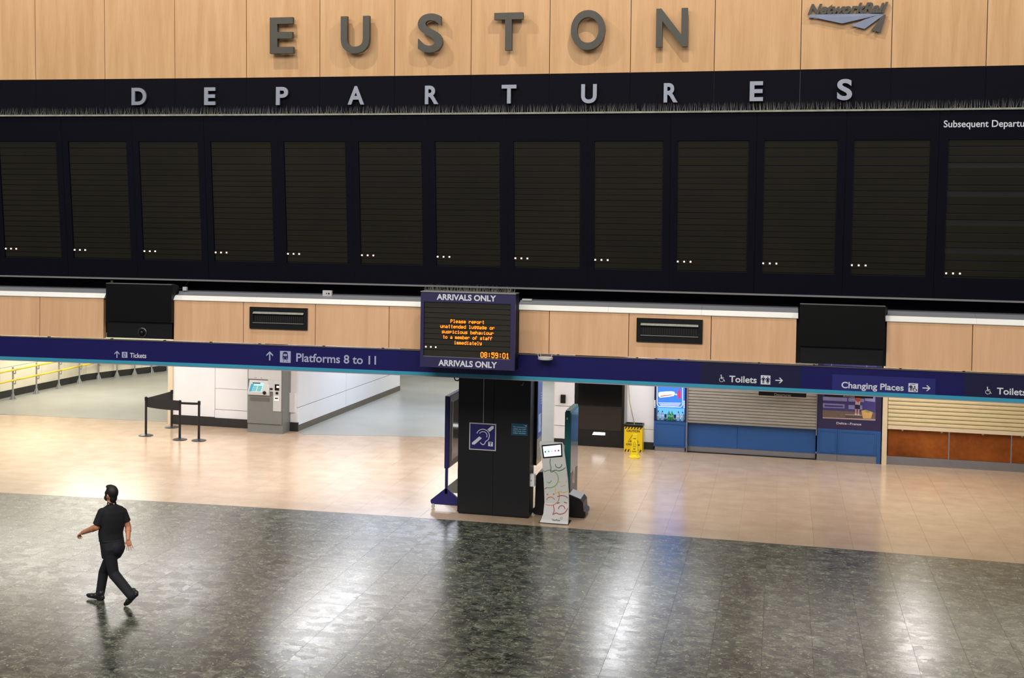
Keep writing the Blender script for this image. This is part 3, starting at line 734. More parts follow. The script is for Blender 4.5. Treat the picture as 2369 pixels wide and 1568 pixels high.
def arrow(x, y, r, ang, material):
    u, z = SN.inv(x, y); R_ = r; k = math.radians(ang)
    def q(a, b): return (u+(a*math.cos(k)-b*math.sin(k))*R_, z+(a*math.sin(k)+b*math.cos(k))*R_)
    m = MB(); m.sprism(SN, [q(-1, -.14), q(.7, -.14), q(.7, .14), q(-1, .14)], .001, .0055)
    m.sprism(SN, [q(1, 0), q(.28, .75), q(-.08, .75), q(.62, 0)], .001, .0058); m.sprism(SN, [q(1, 0), q(.62, 0), q(-.08, -.75), q(.28, -.75)], .001, .0058)
    return m.build('arrow', material, sb)
# darker and lighter vinyl patches
for x0, x1, mt, za, zb_ in ((1620, 1852, NAVYK, zNC, zN1), (2230, 2420, NAVYK, zNC, zN1), (1925.5, 2163.8, NAVY2, zNC+.001, zN1-.12)):
    a = SN.inv(x0, 880)[0]; b = SN.inv(x1, 900)[0] if x1 < 2369 else uF1
    MB().sbox(SN, a, b, za, zb_, 0, .0009).build('vinyl_patch', mt, sb)
arrow(270.8, 819.5, .068, 90, SIGNG)
u0, u1, z0, z1, pg = sq(282.3, 295, 813.6, 827, SIGNG)
m = MB(); m.sprism(SN, [(u0+.03, z0+.02), (u0+.065, z0+.012), (u0+.08, z1-.025), (u0+.04, z1-.015)], .006, .0075); m.build('symbol', NAVY, pg)
m = MB(); m.sprism(SN, [(u0+.045, z0+.028), (u0+.06, z0+.024), (u0+.068, z1-.035), (u0+.05, z1-.03)], .0075, .009); m.build('symbol', SIGNG, pg)
nt('Tickets', 301, 338.6, 816, 827, SIGNW, .012)
arrow(624.2, 823, .085, 90, SIGNG)
u0, u1, z0, z1, pg = sq(647.8, 672.6, 811.4, 838.2, SIGNG)
W_ = u1-u0; Hh = z1-z0; cx = (u0+u1)/2
m = MB(); m.sprism(SN, [(cx-.22*W_, z0+.28*Hh), (cx+.22*W_, z0+.28*Hh), (cx+.26*W_, z0+.45*Hh), (cx+.22*W_, z0+.84*Hh), (cx+.1*W_, z0+.93*Hh), (cx-.1*W_, z0+.93*Hh), (cx-.22*W_, z0+.84*Hh), (cx-.26*W_, z0+.45*Hh)], .006, .0075)
m.sline(SN, [(cx-.1*W_, z0+.22*Hh), (cx-.22*W_, z0+.08*Hh)], .04*W_, .006, .0075); m.sline(SN, [(cx+.1*W_, z0+.22*Hh), (cx+.22*W_, z0+.08*Hh)], .04*W_, .006, .0075)
m.build('symbol', NAVY, pg)
m = MB(); m.sprism(SN, [(cx-.16*W_, z0+.56*Hh), (cx-.02*W_, z0+.56*Hh), (cx-.02*W_, z0+.76*Hh), (cx-.16*W_, z0+.76*Hh)], .0075, .009); m.sprism(SN, [(cx+.02*W_, z0+.56*Hh), (cx+.16*W_, z0+.56*Hh), (cx+.16*W_, z0+.76*Hh), (cx+.02*W_, z0+.76*Hh)], .0075, .009)
for k in (-1, 1): m.sprism(SN, arc(cx+k*.14*W_, z0+.4*Hh, .045*W_, 0, 330, 10), .0075, .009)
m.build('symbol', SIGNG, pg)
nt('Platforms 8 to 11', 685.6, 870, 816.8, 836.2, SIGNG, .014)
def wheelchair(x0, x1, y0, y1):
    a = SN.inv(x0, y1); b = SN.inv(x1, y1); c = SN.inv(x0, y0); U0, U1, Z0, Z1 = a[0], b[0], a[1], c[1]; w_ = U1-U0; h_ = Z1-Z0
    m = MB(); L_ = lambda pts, t: m.sline(SN, [(U0+p*w_, Z0+q*h_) for p, q in pts], t, .001, .006)
    m.sprism(SN, arc(U0+.34*w_, Z0+.9*h_, .1*w_*1.1, 0, 330, 12), .001, .006)
    L_([(.36, .78), (.42, .42)], .17*w_); L_([(.40, .60), (.78, .60)], .09*w_); L_([(.38, .42), (.74, .42), (.98, .06)], .10*w_)
    m.sline(SN, arc(U0+.42*w_, Z0+.27*h_, .36*w_, 120, 395, 20), .075*w_, .001, .006)
    return m.build('pictogram', SIGNW, sb)
wheelchair(1663.5, 1677, 866, 882.5); nt('Toilets', 1687, 1750.5, 868.6, 883.5, SIGNW, .018)
u0, u1, z0, z1, pg = sq(1759.7, 1782, 867.6, 888.6, SIGNW)
def man(m, S, cx, z0, h, d, female=False):
    w_ = h*.32
    m.sprism(S, arc(cx, z0+.92*h, .09*h, 0, 330, 10), d, d+.0015)
    m.sprism(S, [(cx-.6*w_, z0+.78*h), (cx+.6*w_, z0+.78*h), (cx+.42*w_, z0+.42*h), (cx-.42*w_, z0+.42*h)], d, d+.0015)
    m.sline(S, [(cx-.6*w_, z0+.76*h), (cx-w_, z0+.45*h)], .07*h, d, d+.0015); m.sline(S, [(cx+.6*w_, z0+.76*h), (cx+w_, z0+.45*h)], .07*h, d, d+.0015)
    if female: m.sprism(S, [(cx-.3*w_, z0+.6*h), (cx+.3*w_, z0+.6*h), (cx+.8*w_, z0+.26*h), (cx-.8*w_, z0+.26*h)], d, d+.0014)
    for k in (-1, 1): m.sline(S, [(cx+k*.22*w_, z0+.45*h), (cx+k*.24*w_, z0)], .1*h, d, d+.0015)
m = MB(); man(m, SN, u0+.27*(u1-u0), z0+.02, (z1-z0)*.75, .006); man(m, SN, u0+.73*(u1-u0), z0+.02, (z1-z0)*.75, .006, True); m.build('symbol', NAVYK, pg)
arrow(1802.5, 879.8, .062, 0, SIGNW)
nt('Changing Places', 1946.6, 2090.6, 882.8, 897.2, SIGNW, .018)
u0, u1, z0, z1, pg = sq(2101.3, 2123.3, 886, 906, SIGNW)
m = MB(); man(m, SN, u0+.26*(u1-u0), z0+.02, (z1-z0)*.72, .006)
m.sprism(SN, arc(u0+.66*(u1-u0), z0+.62*(z1-z0), .012, 0, 330, 10), .006, .0075); m.sline(SN, [(u0+.66*(u1-u0), z0+.55*(z1-z0)), (u0+.68*(u1-u0), z0+.36*(z1-z0)), (u0+.84*(u1-u0), z0+.34*(z1-z0)), (u0+.9*(u1-u0), z0+.16*(z1-z0))], .012, .006, .0075)
m.sline(SN, arc(u0+.68*(u1-u0), z0+.26*(z1-z0), .025, 110, 400, 14), .008, .006, .0075); m.sline(SN, [(u0+.38*(u1-u0), z0+.46*(z1-z0)), (u0+.52*(u1-u0), z0+.42*(z1-z0)), (u0+.45*(u1-u0), z0+.2*(z1-z0))], .01, .006, .0075)
m.sline(SN, [(u0+.38*(u1-u0), z0+.84*(z1-z0)), (u0+.55*(u1-u0), z0+.88*(z1-z0)), (u0+.72*(u1-u0), z0+.84*(z1-z0))], .008, .006, .0075)
m.build('symbol', NAVYK, pg)
arrow(2143.3, 897.6, .062, 0, SIGNW)
wheelchair(2279, 2293.4, 894, 911); nt('Toilets', 2306, 2374, 896.3, 911.8, SIGNW, .018)

# wifi access point on the band
rp = SN.inv(1265, 827)
ap = thing('wireless_router', 'white wireless access point with four aerials mounted on the sign band', 'router', SN.at(rp[0], rp[1], .14))
c = SN.at(rp[0], rp[1], .145)
m = MB(); m.loft([(c+Vector((0, 0, -.03)), Vector((.09, 0, 0)), Vector((0, .09, 0))), (c+Vector((0, 0, -.015)), Vector((.13, 0, 0)), Vector((0, .13, 0))), (c+Vector((0, 0, .02)), Vector((.13, 0, 0)), Vector((0, .13, 0))), (c+Vector((0, 0, .03)), Vector((.11, 0, 0)), Vector((0, .11, 0)))], 20); m.build('housing', GREYL, ap, smooth=False)
for dx, dy in ((-.11, -.05), (.11, -.05), (-.09, .07), (.09, .07)):
    m = MB(); a = c+Vector((dx, dy, 0)); m.cyl(a, a+Vector((dx*.25, 0, .14)), .006, .004, 6); m.build('aerial', GREYL, ap)

# ------------------------------------------------------------ arrivals screen
SA = Surf(lambda u: 23.07-.0+.0*(u))
AS = thing('arrivals_screen', 'navy framed arrivals screen with amber message hanging in front of the fascia', 'display screen', (-5.6, 23.1, 3))
a = SA.inv(971.5, 848.6); b = SA.inv(1190.2, 852.8); c = SA.inv(1079.5, 677.5)
AU0, AU1, AZ0, AZ1 = a[0], b[0], SA.inv(1081, 852.8)[1], c[1]
FR = mat('arrivals_frame_navy', (44, 38, 84), .45, var=.04)
iu0 = SA.inv(980, 760)[0]; iu1 = SA.inv(1181, 760)[0]; iz1 = SA.inv(1080, 700.4)[1]; iz0 = SA.inv(1081, 828.4)[1]
m = MB()
for q in ((AU0, AU1, iz1, AZ1), (AU0, AU1, AZ0, iz0), (AU0, iu0, iz0, iz1), (iu1, AU1, iz0, iz1)): m.sbox(SA, *q, -.05, 0)
m.build('frame', FR, AS)
MB().sbox(SA, AU0, AU1, AZ0, AZ1, -.34, -.051).build('casing', FRAME, AS)
MB().sbox(SA, AU0-.003, AU1+.003, AZ1, AZ1+.012, -.34, .01).build('top_edge', GALV, AS)
MB().sbox(SA, iu0, iu1, iz0, iz0+.012, -.04, .0).build('sill', SILV, AS)
rz = [395, 487, 570, 653, 738, 823, 908, 992, 1078, 1165, 1265]
zz = [iz1+(iz0+.012-iz1)*(t-395)/(1265-395) for t in rz]
GLS = mat('arrivals_row_unlit', (44, 42, 32), .35, var=.06)
back = MB().sbox(SA, iu0, iu1, iz0, iz1, -.05, -.035).build('screen', GAP, AS)
for t_, b_ in zip(zz, zz[1:]): MB().sbox(SA, iu0+.004, iu1-.004, b_+.007, t_-.007, -.035, -.022).build('display_row', GLS, back)
FONT = {
'P': '11110 10001 10001 11110 10000 10000 10000', 'l': '01100 00100 00100 00100 00100 00100 01110', 'e': '00000 00000 01110 10001 11111 10000 01110', 'a': '00000 00000 01110 00001 01111 10001 01111',
's': '00000 00000 01111 10000 01110 00001 11110', 'r': '00000 00000 10110 11001 10000 10000 10000', 'p': '00000 00000 11110 10001 11110 10000 10000', 'o': '00000 00000 01110 10001 10001 10001 01110',
't': '00100 00100 01110 00100 00100 00100 00110', 'u': '00000 00000 10001 10001 10001 10011 01101', 'n': '00000 00000 10110 11001 10001 10001 10001', 'd': '00001 00001 01111 10001 10001 10001 01111',
'g': '00000 01111 10001 10001 01111 00001 01110', 'i': '00100 00000 01100 00100 00100 00100 01110', 'c': '00000 00000 01111 10000 10000 10000 01111', 'b': '10000 10000 11110 10001 10001 10001 11110',
'h': '10000 10000 10110 11001 10001 10001 10001', 'v': '00000 00000 10001 10001 10001 01010 00100', 'm': '00000 00000 11010 10101 10101 10101 10101', 'f': '00110 01001 01000 11100 01000 01000 01000',
'y': '00000 10001 10001 10001 01111 00001 01110', '0': '01110 10001 10001 10001 10001 10001 01110', '8': '01110 10001 10001 01110 10001 10001 01110', '5': '11111 10000 11110 00001 00001 10001 01110',
'9': '01110 10001 10001 01111 00001 00001 01110', '1': '00100 01100 00100 00100 00100 00100 01110', ':': '00000 00100 00100 00000 00100 00100 00000', ' ': '00000 00000 00000 00000 00000 00000 00000'}
def dots(txt, x0, x1, zb_, zt_, fat=1.08):
    u0 = SA.inv(x0, 770)[0]; u1 = SA.inv(x1, 770)[0]; n_ = len(txt)*6-1; du_ = (u1-u0)/n_; dz_ = (zt_-zb_)/7; m = MB()
    for k, ch in enumerate(txt):
        for r, row in enumerate(FONT[ch].split()):
            for q, bit in enumerate(row):
                if bit == '1':
                    uu = u0+(k*6+q+.5)*du_; z_ = zt_-(r+.5)*dz_
                    m.sbox(SA, uu-du_*fat/2, uu+du_*fat/2, z_-dz_*fat/2, z_+dz_*fat/2, -.022, -.018)
    return m.build('amber_text', LEDO, AS, recalc=False)
def rowz(k): return zz[k+1]+.015, zz[k]-.017
for k, (txt, x0, x1) in enumerate((('Please report', 1041.3, 1119.5), ('unattended luggage or', 1018, 1143.4), ('suspicious behaviour', 1021.5, 1141.5), ('to a member of staff', 1023.8, 1138.3), ('immediately', 1050.3, 1114))):
    dots(txt, x0, x1, *rowz(3+k))
dots('08:59:01', 1111.8, 1178, zz[10]+.008, zz[9]-.006, 1.12)
m = MB()
for x in (984.6, 996, 1007.4):
    q = SA.inv(x, 806)[0]; zq = (zz[8]+zz[9])/2; m.sbox(SA, q-.011, q+.011, zq-.011, zq+.011, -.022, -.018)
m.build('status_light', LEDW, AS)
a0_ = SA.inv(1010, 694.5); b0_ = SA.inv(1147.6, 697)
for x0, x1, yb_, yc_ in ((1010.3, 1147.6, 695.2, 681.5), (1014, 1149.8, 848.5, 834.3)):
    a = SA.inv(x0, yb_)[0]; b = SA.inv(x1, yb_)[0]; zb_ = SA.inv((x0+x1)/2, yb_+.2)[1]; zt_ = SA.inv((x0+x1)/2, yc_+.2)[1]
    MB().text(SA, 'ARRIVALS ONLY', a, b, zb_, zt_, .001, .005, .03).build('lettering', SIGNW, AS)
for q in (AU0+.3, AU1-.3): MB().box(q-.03, q+.03, 23.4, 23.6, 3.4, 4.0).build('wall_bracket', BLACKS, AS)
spikes(SA, AU0+.04, AU1-.04, AZ1+.012, .018, .13, -.12, 'bird_spikes', 'short dense row of bird spikes on top of the arrivals screen')

# ------------------------------------------------------------ central pillar
pL = G(1057, 1187.5); pR = G(1224, 1199); YP = (pL.y+pR.y)/2
SPp = Surf(lambda u: YP)
pl = thing('pillar', 'broad black clad pillar carrying the ear symbol sign', 'pillar', ((pL.x+pR.x)/2, YP+.6, 0))
xj = SPp.inv(1141, 1040)[0]
MB().box(pL.x, xj-.003, YP, YP+.03, .03, 3.36).build('cladding_panel', PILL, pl)
MB().box(xj+.003, pR.x, YP, YP+.03, .03, 3.36).build('cladding_panel', PILL, pl)
MB().box(pL.x, pL.x+.03, YP+.031, YP+.44, .03, 3.36).build('cladding_panel', PILL, pl)
MB().box(pR.x-.03, pR.x, YP+.031, YP+.44, .03, 3.36).build('cladding_panel', PILL, pl)
MB().box(pL.x+.03, pR.x-.03, YP+.031, YP+.44, .0, 3.38).build('core', BLACK, pl)
MB().box(pL.x+.02, pR.x-.02, YP+.01, YP+.03, .0, .029).build('plinth', BLACKS, pl)
def su(x, y): return SPp.inv(x, y)
# ear sign
a = su(1085.7, 1039); b = su(1147.5, 1042); z1 = su(1117, 978.6)[1]; z0 = su(1117, 1041)[1]
es = thing('hearing_loop_sign', 'square blue hearing loop sign with grey frame on the black pillar', 'sign', SPp.at((a[0]+b[0])/2, z0, .0))
u0, u1 = a[0], b[0]; W_ = u1-u0; H_ = z1-z0; bt = .018
MB().sbox(SPp, u0+bt, u1-bt, z0+bt, z1-bt, .0, .015).build('sign_face', mat('ear_sign_blue', (34, 30, 104), .4, var=.1, scale=12), es)
m = MB(); m.sbox(SPp, u0, u1, z1-bt, z1, 0, .02); m.sbox(SPp, u0, u1, z0, z0+bt, 0, .02); m.sbox(SPp, u0, u0+bt, z0+bt, z1-bt, 0, .02); m.sbox(SPp, u1-bt, u1, z0+bt, z1-bt, 0, .02); m.build('frame', GREYL, es)
ex = lambda X, Y_: (u0+W_*(X-215)/(1080-215), z1-H_*(Y_-240)/(1150-240)+.0)
ln = lambda m, pts, wd: m.sline(SPp, [ex(*p) for p in pts], wd, .015, .018)
def earc(cx_, cy_, r, a0, a1, n=18): return [(cx_+r*math.cos(math.radians(a0+(a1-a0)*i/n)), cy_-r*math.sin(math.radians(a0+(a1-a0)*i/n))) for i in range(n+1)]
m = MB(); ln(m, earc(660, 645, 205, 165, -25)+[(840, 770), (790, 815), (745, 850), (725, 910)]+earc(660, 900, 60, -10, -90, 6)[1:]+[(610, 935), (575, 885)], .015)
ln(m, earc(665, 645, 125, 155, -28), .013); m.build('ear_symbol', SIGNW, es)
m = MB(); m.sprism(SPp, [ex(*p) for p in ((540, 690), (625, 745), (390, 975), (305, 975), (305, 915))], .015, .0185); m.sprism(SPp, [ex(*p) for p in ((800, 440), (930, 315), (1000, 315), (1000, 395), (870, 515))], .015, .0185); m.build('diagonal_bar', SIGNW, es)
m = MB(); m.sprism(SPp, [ex(*p) for p in ((832, 850), (980, 852), (980, 1000), (832, 998))], .015, .018); q = m.build('letter_tile', SIGNW, es)
m = MB(); e0 = ex(865, 980); e1 = ex(950, 870); m.text(SPp, 'T', e0[0], e1[0], e0[1], e1[1], .018, .02, .03); m.build('letter', NAVY, q)
# conduit
tp = su(1118.5, 978); m = MB(); m.cyl(SPp.at(tp[0], tp[1], .012), SPp.at(tp[0], 3.2, .012), .008, n=6); tag(m.build('conduit', GALV), 'thin grey conduit running down the pillar to the ear sign', 'conduit')
# teal notice
a = su(1182.6, 1006); b = su(1220.6, 1008); z1 = su(1201, 979.8)[1]; z0 = su(1201, 1007.3)[1]
tn = thing('safety_notice', 'small teal notice about video cameras at the right of the pillar', 'sign', SPp.at((a[0]+b[0])/2, z0))
MB().sbox(SPp, a[0], b[0], z0, z1, 0, .006).build('sign_face', TEALS, tn)
NTX = mat('pale_blue_print', (150, 190, 215), .5)
hh = z1-z0
for k, s_ in enumerate(('For everyone\u2019s', 'safety our staff', 'wear body worn', 'video cameras')):
    zb_ = z1-hh*(.33+.17*k); wd = (b[0]-a[0]); MB().text(SPp, s_, a[0]+wd*.12, a[0]+wd*.9, zb_, zb_+hh*.10, .006, .008, .02, .25).build('lettering', NTX, tn)
m = MB(); m.sprism(SPp, [(b[0]-.07, z1-.025), (b[0]-.015, z1-.025), (b[0]-.02, z1-.05)], .006, .008); m.build('corner_mark', NTX, tn)
# orange/white bits at pillar top
m = MB(); q = su(1208, 888); m.tube([SPp.at(q[0]-.02, q[1]-.02, .02), SPp.at(q[0]+.02, q[1]-.02, .02), SPp.at(q[0]+.025, q[1]+.03, .02)], .004, 6); tag(m.build('hook', GALV), 'small metal hook high on the right of the pillar', 'hook')
# hose loop at the pillar's left top
q0 = V(1050, 872, YP+.5); m = MB(); pts = [q0+Vector((.0, 0, .15)), q0, q0+Vector((.03, 0, -.06)), q0+Vector((.08, 0, -.07)), q0+Vector((.12, 0, -.03))]; m.tube(pts, .012, 8)
m.build('cable_loop', BLACK, pl)

# wheeled notice board standing left of the pillar (seen edge on)
n0 = V(1032, 1176, 25.35); yb0 = 25.35
nb = thing('notice_board', 'navy framed wheeled notice board standing edge-on left of the pillar', 'notice board', (V(1032, 1178, yb0).x, 26, 0))
def q(px, py, Y): return V(px, py, Y)
Xn = V(1029, 1080, yb0).x; zlo = V(1029, 1083, yb0).z; zhi = V(1031, 916, yb0).z
Lp = 1.25
m = MB(); th = .07
m.box(Xn-.01, Xn+th, yb0, yb0+.10, zlo, zhi); m.box(Xn-.01, Xn+th, yb0+Lp-.1, yb0+Lp, zlo, zhi); m.box(Xn-.01, Xn+th, yb0+.1, yb0+Lp-.1, zhi-.10, zhi); m.box(Xn-.01, Xn+th, yb0+.1, yb0+Lp-.1, zlo, zlo+.12); m.build('frame', mat('notice_frame_navy', (36, 34, 96), .4), nb)
MB().box(Xn+th, Xn+th+.02, yb0+.02, yb0+Lp-.02, zlo+.02, zhi-.02).build('door_frame', mat('notice_door_dark', (58, 58, 66), .4), nb)
MB().box(Xn+th+.021, Xn+th+.028, yb0+.20, yb0+Lp-.16, zlo+.14, zhi-.14).build('glazing', mat('notice_glass', (70, 68, 66), .08, spec=.8), nb)
MB().box(Xn+th+.021, Xn+th+.035, yb0+.17, yb0+.20, zlo+.12, zhi-.12).build('glazing_bar', GREYL, nb)
for k, Y in enumerate((yb0+.03, yb0+Lp-.08)):
    l = MB().box(Xn, Xn+.05, Y, Y+.05, .30, zlo).build('leg', mat('notice_frame_navy', (36, 34, 96), .4), nb)
    SX = Surf(lambda u, Y=Y: Y)
    hw = .31; m = MB(); m.sprism(SX, [(Xn+.025-hw, .12), (Xn+.025-hw+.02, .08), (Xn+.025+hw-.02, .08), (Xn+.025+hw, .12), (Xn+.025+hw, .16), (Xn+.05, .40), (Xn-.0, .40), (Xn+.025-hw, .16)], -.06, .0); m.build('foot', mat('notice_foot_navy', (36, 34, 110), .4) if k == 0 else GREYM, nb)
    for s_ in (-1, 1):
        m = MB(); cxx = Xn+.025+s_*(hw-.05); m.cyl((cxx, Y+.0, .035), (cxx, Y+.03, .035), .035, n=14); m.box(cxx-.02, cxx+.02, Y-.005, Y+.035, .05, .09); m.build('castor', GREYL, nb)

# hand gel dispenser on the pillar side
q0 = V(1230.5, 1110, YP+.15)
t = thing('gel_dispenser', 'white hand gel dispenser on the right side of the pillar', 'dispenser', (pR.x+.04, YP+.12, q0.z-.11))
zA = V(1230, 1123.5, YP+.12).z; zB_ = V(1230, 1096, YP+.12).z
MB().box(pR.x+.001, pR.x+.085, YP+.05, YP+.18, zA, zB_).build('housing', mat('white_plastic', (226, 226, 226), .4), t)
MB().box(pR.x+.02, pR.x+.03, YP+.04, YP+.05, (zA+zB_)/2-.01, (zA+zB_)/2+.01).build('button', BLACK, t)

# advert totem just behind the pillar on the right
Y1 = YP+.45
at0 = V(1226.5, 1080, Y1).x; at1 = V(1241, 1080, Y1).x
tt = thing('advert_totem', 'tall black advert totem with lit blue screen tight against the pillar', 'advert totem', (at1, Y1+.28, 0))
zc0 = V(1235, 1076, Y1).z
YB_ = Y1+.55
MB().box(at1-.16, at1, Y1, YB_, zc0, 2.75).build('casing', BLACKG, tt)
LCD = mat('lit_advert_blue', (52, 78, 150), .3, emit=.35, var=.45, scale=5)
MB().box(at1-.145, at1-.07, Y1-.006, Y1, V(1230, 962, Y1).z, 2.7).build('edge_reflection', LCD, tt)  # blue reflection on the casing edge, made as a glowing strip
sc_ = MB().box(at1, at1+.006, Y1+.04, YB_-.04, V(1245, 1005, YB_).z, 2.7).build('screen', LCD, tt)
MB().box(at1, at1+.004, Y1+.04, YB_-.04, zc0+.1, V(1245, 1006, YB_).z).build('lower_panel', GREYL, tt)
SXX = lambda Y, z: (at1+.008, Y, z)
m = MB()
for k in range(5): m.box(at1+.006, at1+.009, Y1+.34, Y1+.46, 2.28-.05*k, 2.30-.05*k)
m.build('advert_text', SIGNW, sc_)
m = MB(); m.box(at1+.006, at1+.009, Y1+.12, Y1+.4, 1.55, 1.9); m.build('advert_picture', mat('advert_greys', (150, 165, 190), .4, emit=.4, var=.4, scale=9), sc_)

# teal slab kiosk on a sloped black base
Yk = 25.55
kx0 = V(1305, 1090, Yk).x; kx1 = V(1318, 1090, Yk).x
ztk = V(1312, 950, Yk).z
tk = thing('information_kiosk', 'tall slim teal kiosk on a sloped black base beside the feedback stand', 'kiosk', (kx0, Yk+.5, 0))
LK = 1.0; ztk2 = ztk+.02
m = MB(); m.hexa([(kx0, Yk, .12), (kx1, Yk, .12), (kx1, Yk+.25, .12), (kx0, Yk+.25, .12), (kx0, Yk, ztk-.04), (kx1, Yk, ztk), (kx1, Yk+.25, ztk), (kx0, Yk+.25, ztk-.04)]); 
m = MB(); m.prism([(kx0, Yk), (kx1, Yk), (kx1, Yk+LK), (kx0, Yk+LK)], .12, ztk-.03); m.prism([(kx0+.01, Yk+.02), (kx1-.005, Yk+.01), (kx1-.005, Yk+LK), (kx0+.01, Yk+LK)], ztk-.03, ztk); m.build('shell', TEAL, tk)
zm = V(1325, 1085, Yk+.5).z
MB().box(kx1, kx1+.008, Yk+.05, Yk+LK-.02, zm, ztk-.05).build('screen', mat('dark_reflective_screen', (70, 104, 128), .08, spec=.9, var=.1), tk)
MB().box(kx1, kx1+.008, Yk+.05, Yk+LK-.02, .14, zm-.01).build('lower_panel', mat('kiosk_lower_grey', (52, 54, 56), .35), tk)
m = MB()
for k in range(5): m.box(kx1+.008, kx1+.010, Yk+.28, Yk+.62-.04*(k % 2), zm-.10-.03*k, zm-.088-.03*k)
m.box(kx1+.008, kx1+.010, Yk+.4, Yk+.6, .55, .85); m.build('print', GREYL, tk)
MB().sbox(Surf(lambda u: Yk), kx0+.03, kx0+.055, ztk-.17, ztk-.13, 0, .004).build('white_tag', SIGNW, tk)
def basewedge(x0, x1, Y, zh, nm, tk):
    # flat black base, sloped top rising towards the kiosk
    s_ = 1 if x1 > x0 else -1
    SX = Surf(lambda u: Y)
    m = MB(); m.sprism(SX, [(x0, .02), (x1-.0, .02), (x1+.02*s_, .06), (x1+.02*s_, .12), (x1-.02*s_, .15), (x1-.03*s_, zh-.14), (x1-.08*s_, zh-.08), (x0, zh)], -.55, 0)
    o = m.build(nm, BLACKS, tk)
    m = MB(); m.add([SX.at(x0, zh+.002, -.02), SX.at(x1-.08*s_, zh-.078, -.02), SX.at(x1-.08*s_, zh-.078, -.53), SX.at(x0, zh+.002, -.53), SX.at(x0, zh+.010, -.02), SX.at(x1-.08*s_, zh-.070, -.02), SX.at(x1-.08*s_, zh-.070, -.53), SX.at(x0, zh+.010, -.53)], [(0, 1, 2, 3), (4, 5, 6, 7), (0, 1, 5, 4), (1, 2, 6, 5), (2, 3, 7, 6), (3, 0, 4, 7)])
    m.build('grey_top_plate', mat('grey_base_plate', (120, 122, 128), .4), o)
xr = V(1352, 1190, 25.45).x
basewedge(kx1+.001, xr, 25.45, .44, 'base_block', tk)
basewedge(kx0-.02, pR.x+.03, 25.45, .90, 'base_block', tt)

# white feedback stand with speech bubble faces
Yf = 24.92
outl = [(1247.5, 1210, 1313.5), (1252, 1204, 1314), (1257, 1190, 1315), (1259.5, 1165, 1315.5), (1259, 1140, 1315), (1257.5, 1110, 1313), (1255, 1080, 1309.5), (1251.5, 1050, 1305.5), (1248, 1028, 1302.5), (1249, 1023.5, 1300)]
def yprof(i):  # side profile of the bent plate
    return [-.10, -.07, .0, .06, .09, .11, .12, .15, .18, .19][i]
fs_ = thing('feedback_stand', 'white curved feedback stand with small touch screen and speech-bubble faces', 'feedback kiosk', G(1280, 1207))
rowsP = []
for i, (xl, y, xr_) in enumerate(outl):
    Yq = Yf+yprof(i); k = (xr_-xl)
    a = V(xl, y-1.0, Yq); b = V(xr_, y+.2-.2, Yq); zz_ = (a.z+b.z)/2
    rowsP.append((Vector((a.x, Yq, max(zz_, .012))), Vector((b.x, Yq, max(zz_, .012)))))
z0_ = rowsP[0][0].z
for i, (a, b) in enumerate(rowsP):
    if i == 0: a.z = b.z = .0
m = MB(); vs = []; fsx = []; thk = .07
for a, b in rowsP:
    vs += [a, b, b+Vector((0, thk, 0)), a+Vector((0, thk, 0))]
for i in range(len(rowsP)-1):
    c_ = 4*i
    for j in range(4): fsx.append((c_+j, c_+(j+1) % 4, c_+4+(j+1) % 4, c_+4+j))
fsx += [(0, 1, 2, 3), (4*(len(rowsP)-1)+3, 4*(len(rowsP)-1)+2, 4*(len(rowsP)-1)+1, 4*(len(rowsP)-1))]
m.add(vs, fsx); m.build('body', mat('white_stand_shell', (206, 208, 206), .4, var=.01), fs_)
class Stand:
    def at(s, u, z, d=0.):
        zs = [r[0].z for r in rowsP]
        for i in range(len(zs)-1):
            if zs[i] <= z <= zs[i+1] or i == len(zs)-2:
                t = (z-zs[i])/(zs[i+1]-zs[i]); break
        y = rowsP[i][0].y+(rowsP[i+1][0].y-rowsP[i][0].y)*t
        return Vector((u, y-.003-d, z))
    def inv(s, x, y):
        Y = Yf+.1
        for _ in range(15): P = V(x, y, Y); Y = s.at(P.x, P.z).y
        return P.x, P.z
ST = Stand()
def sp_(X, Y_): return ST.inv(950+X/4.127, 860+Y_/4.127)
m = MB(); m.sprism(ST, [sp_(*p) for p in ((1250, 700), (1445, 682), (1450, 808), (1265, 824))], -.004, .008); sc2 = m.build('screen_bezel', BLACKG, fs_)
m = MB(); m.sprism(ST, [sp_(*p) for p in ((1262, 712), (1434, 694), (1438, 796), (1276, 812))], .008, .010); m.build('touch_screen', mat('lit_touch_screen', (214, 228, 238), .3, emit=.85, var=.01), sc2)
for k, cl in enumerate(((14, 110, 120), (80, 170, 180), (226, 218, 190), (176, 130, 180), (140, 20, 90))):
    cu, cz = sp_(1287+31.5*k, 762-3*k); m = MB(); m.sprism(ST, arc(cu, cz, .016, 0, 330, 11), .010, .012); m.build('rating_dot', mat('dot_%d' % k, cl, .5, emit=.4), sc2)
def strip(pts, cl, wd=.011):
    m = MB(); P_ = [Vector(sp_(*p)) for p in pts]
    if 3 <= len(P_) < 14:
        Q = []
        for i in range(len(P_)-1):
            a0, a1, a2, a3 = P_[max(i-1, 0)], P_[i], P_[i+1], P_[min(i+2, len(P_)-1)]
            for k in range(5):
                t = k/5; Q.append(.5*((2*a1)+(a2-a0)*t+(2*a0-5*a1+4*a2-a3)*t*t+(3*a1-a0-3*a2+a3)*t**3))
        P_ = Q+[P_[-1]]
    m.sline(ST, P_, wd, .0, .003); return m.build('printed_line', mat('line_%d_%d_%d' % cl, cl, .5), fs_)
GRN = (40, 104, 62); GR2 = (110, 160, 104); YLW = (226, 196, 96); ORG = (216, 106, 60); RED = (166, 30, 50)
def pa(cx_, cy_, r, a0, a1, n=16): return earc(cx_, cy_, r, a0, a1, n)
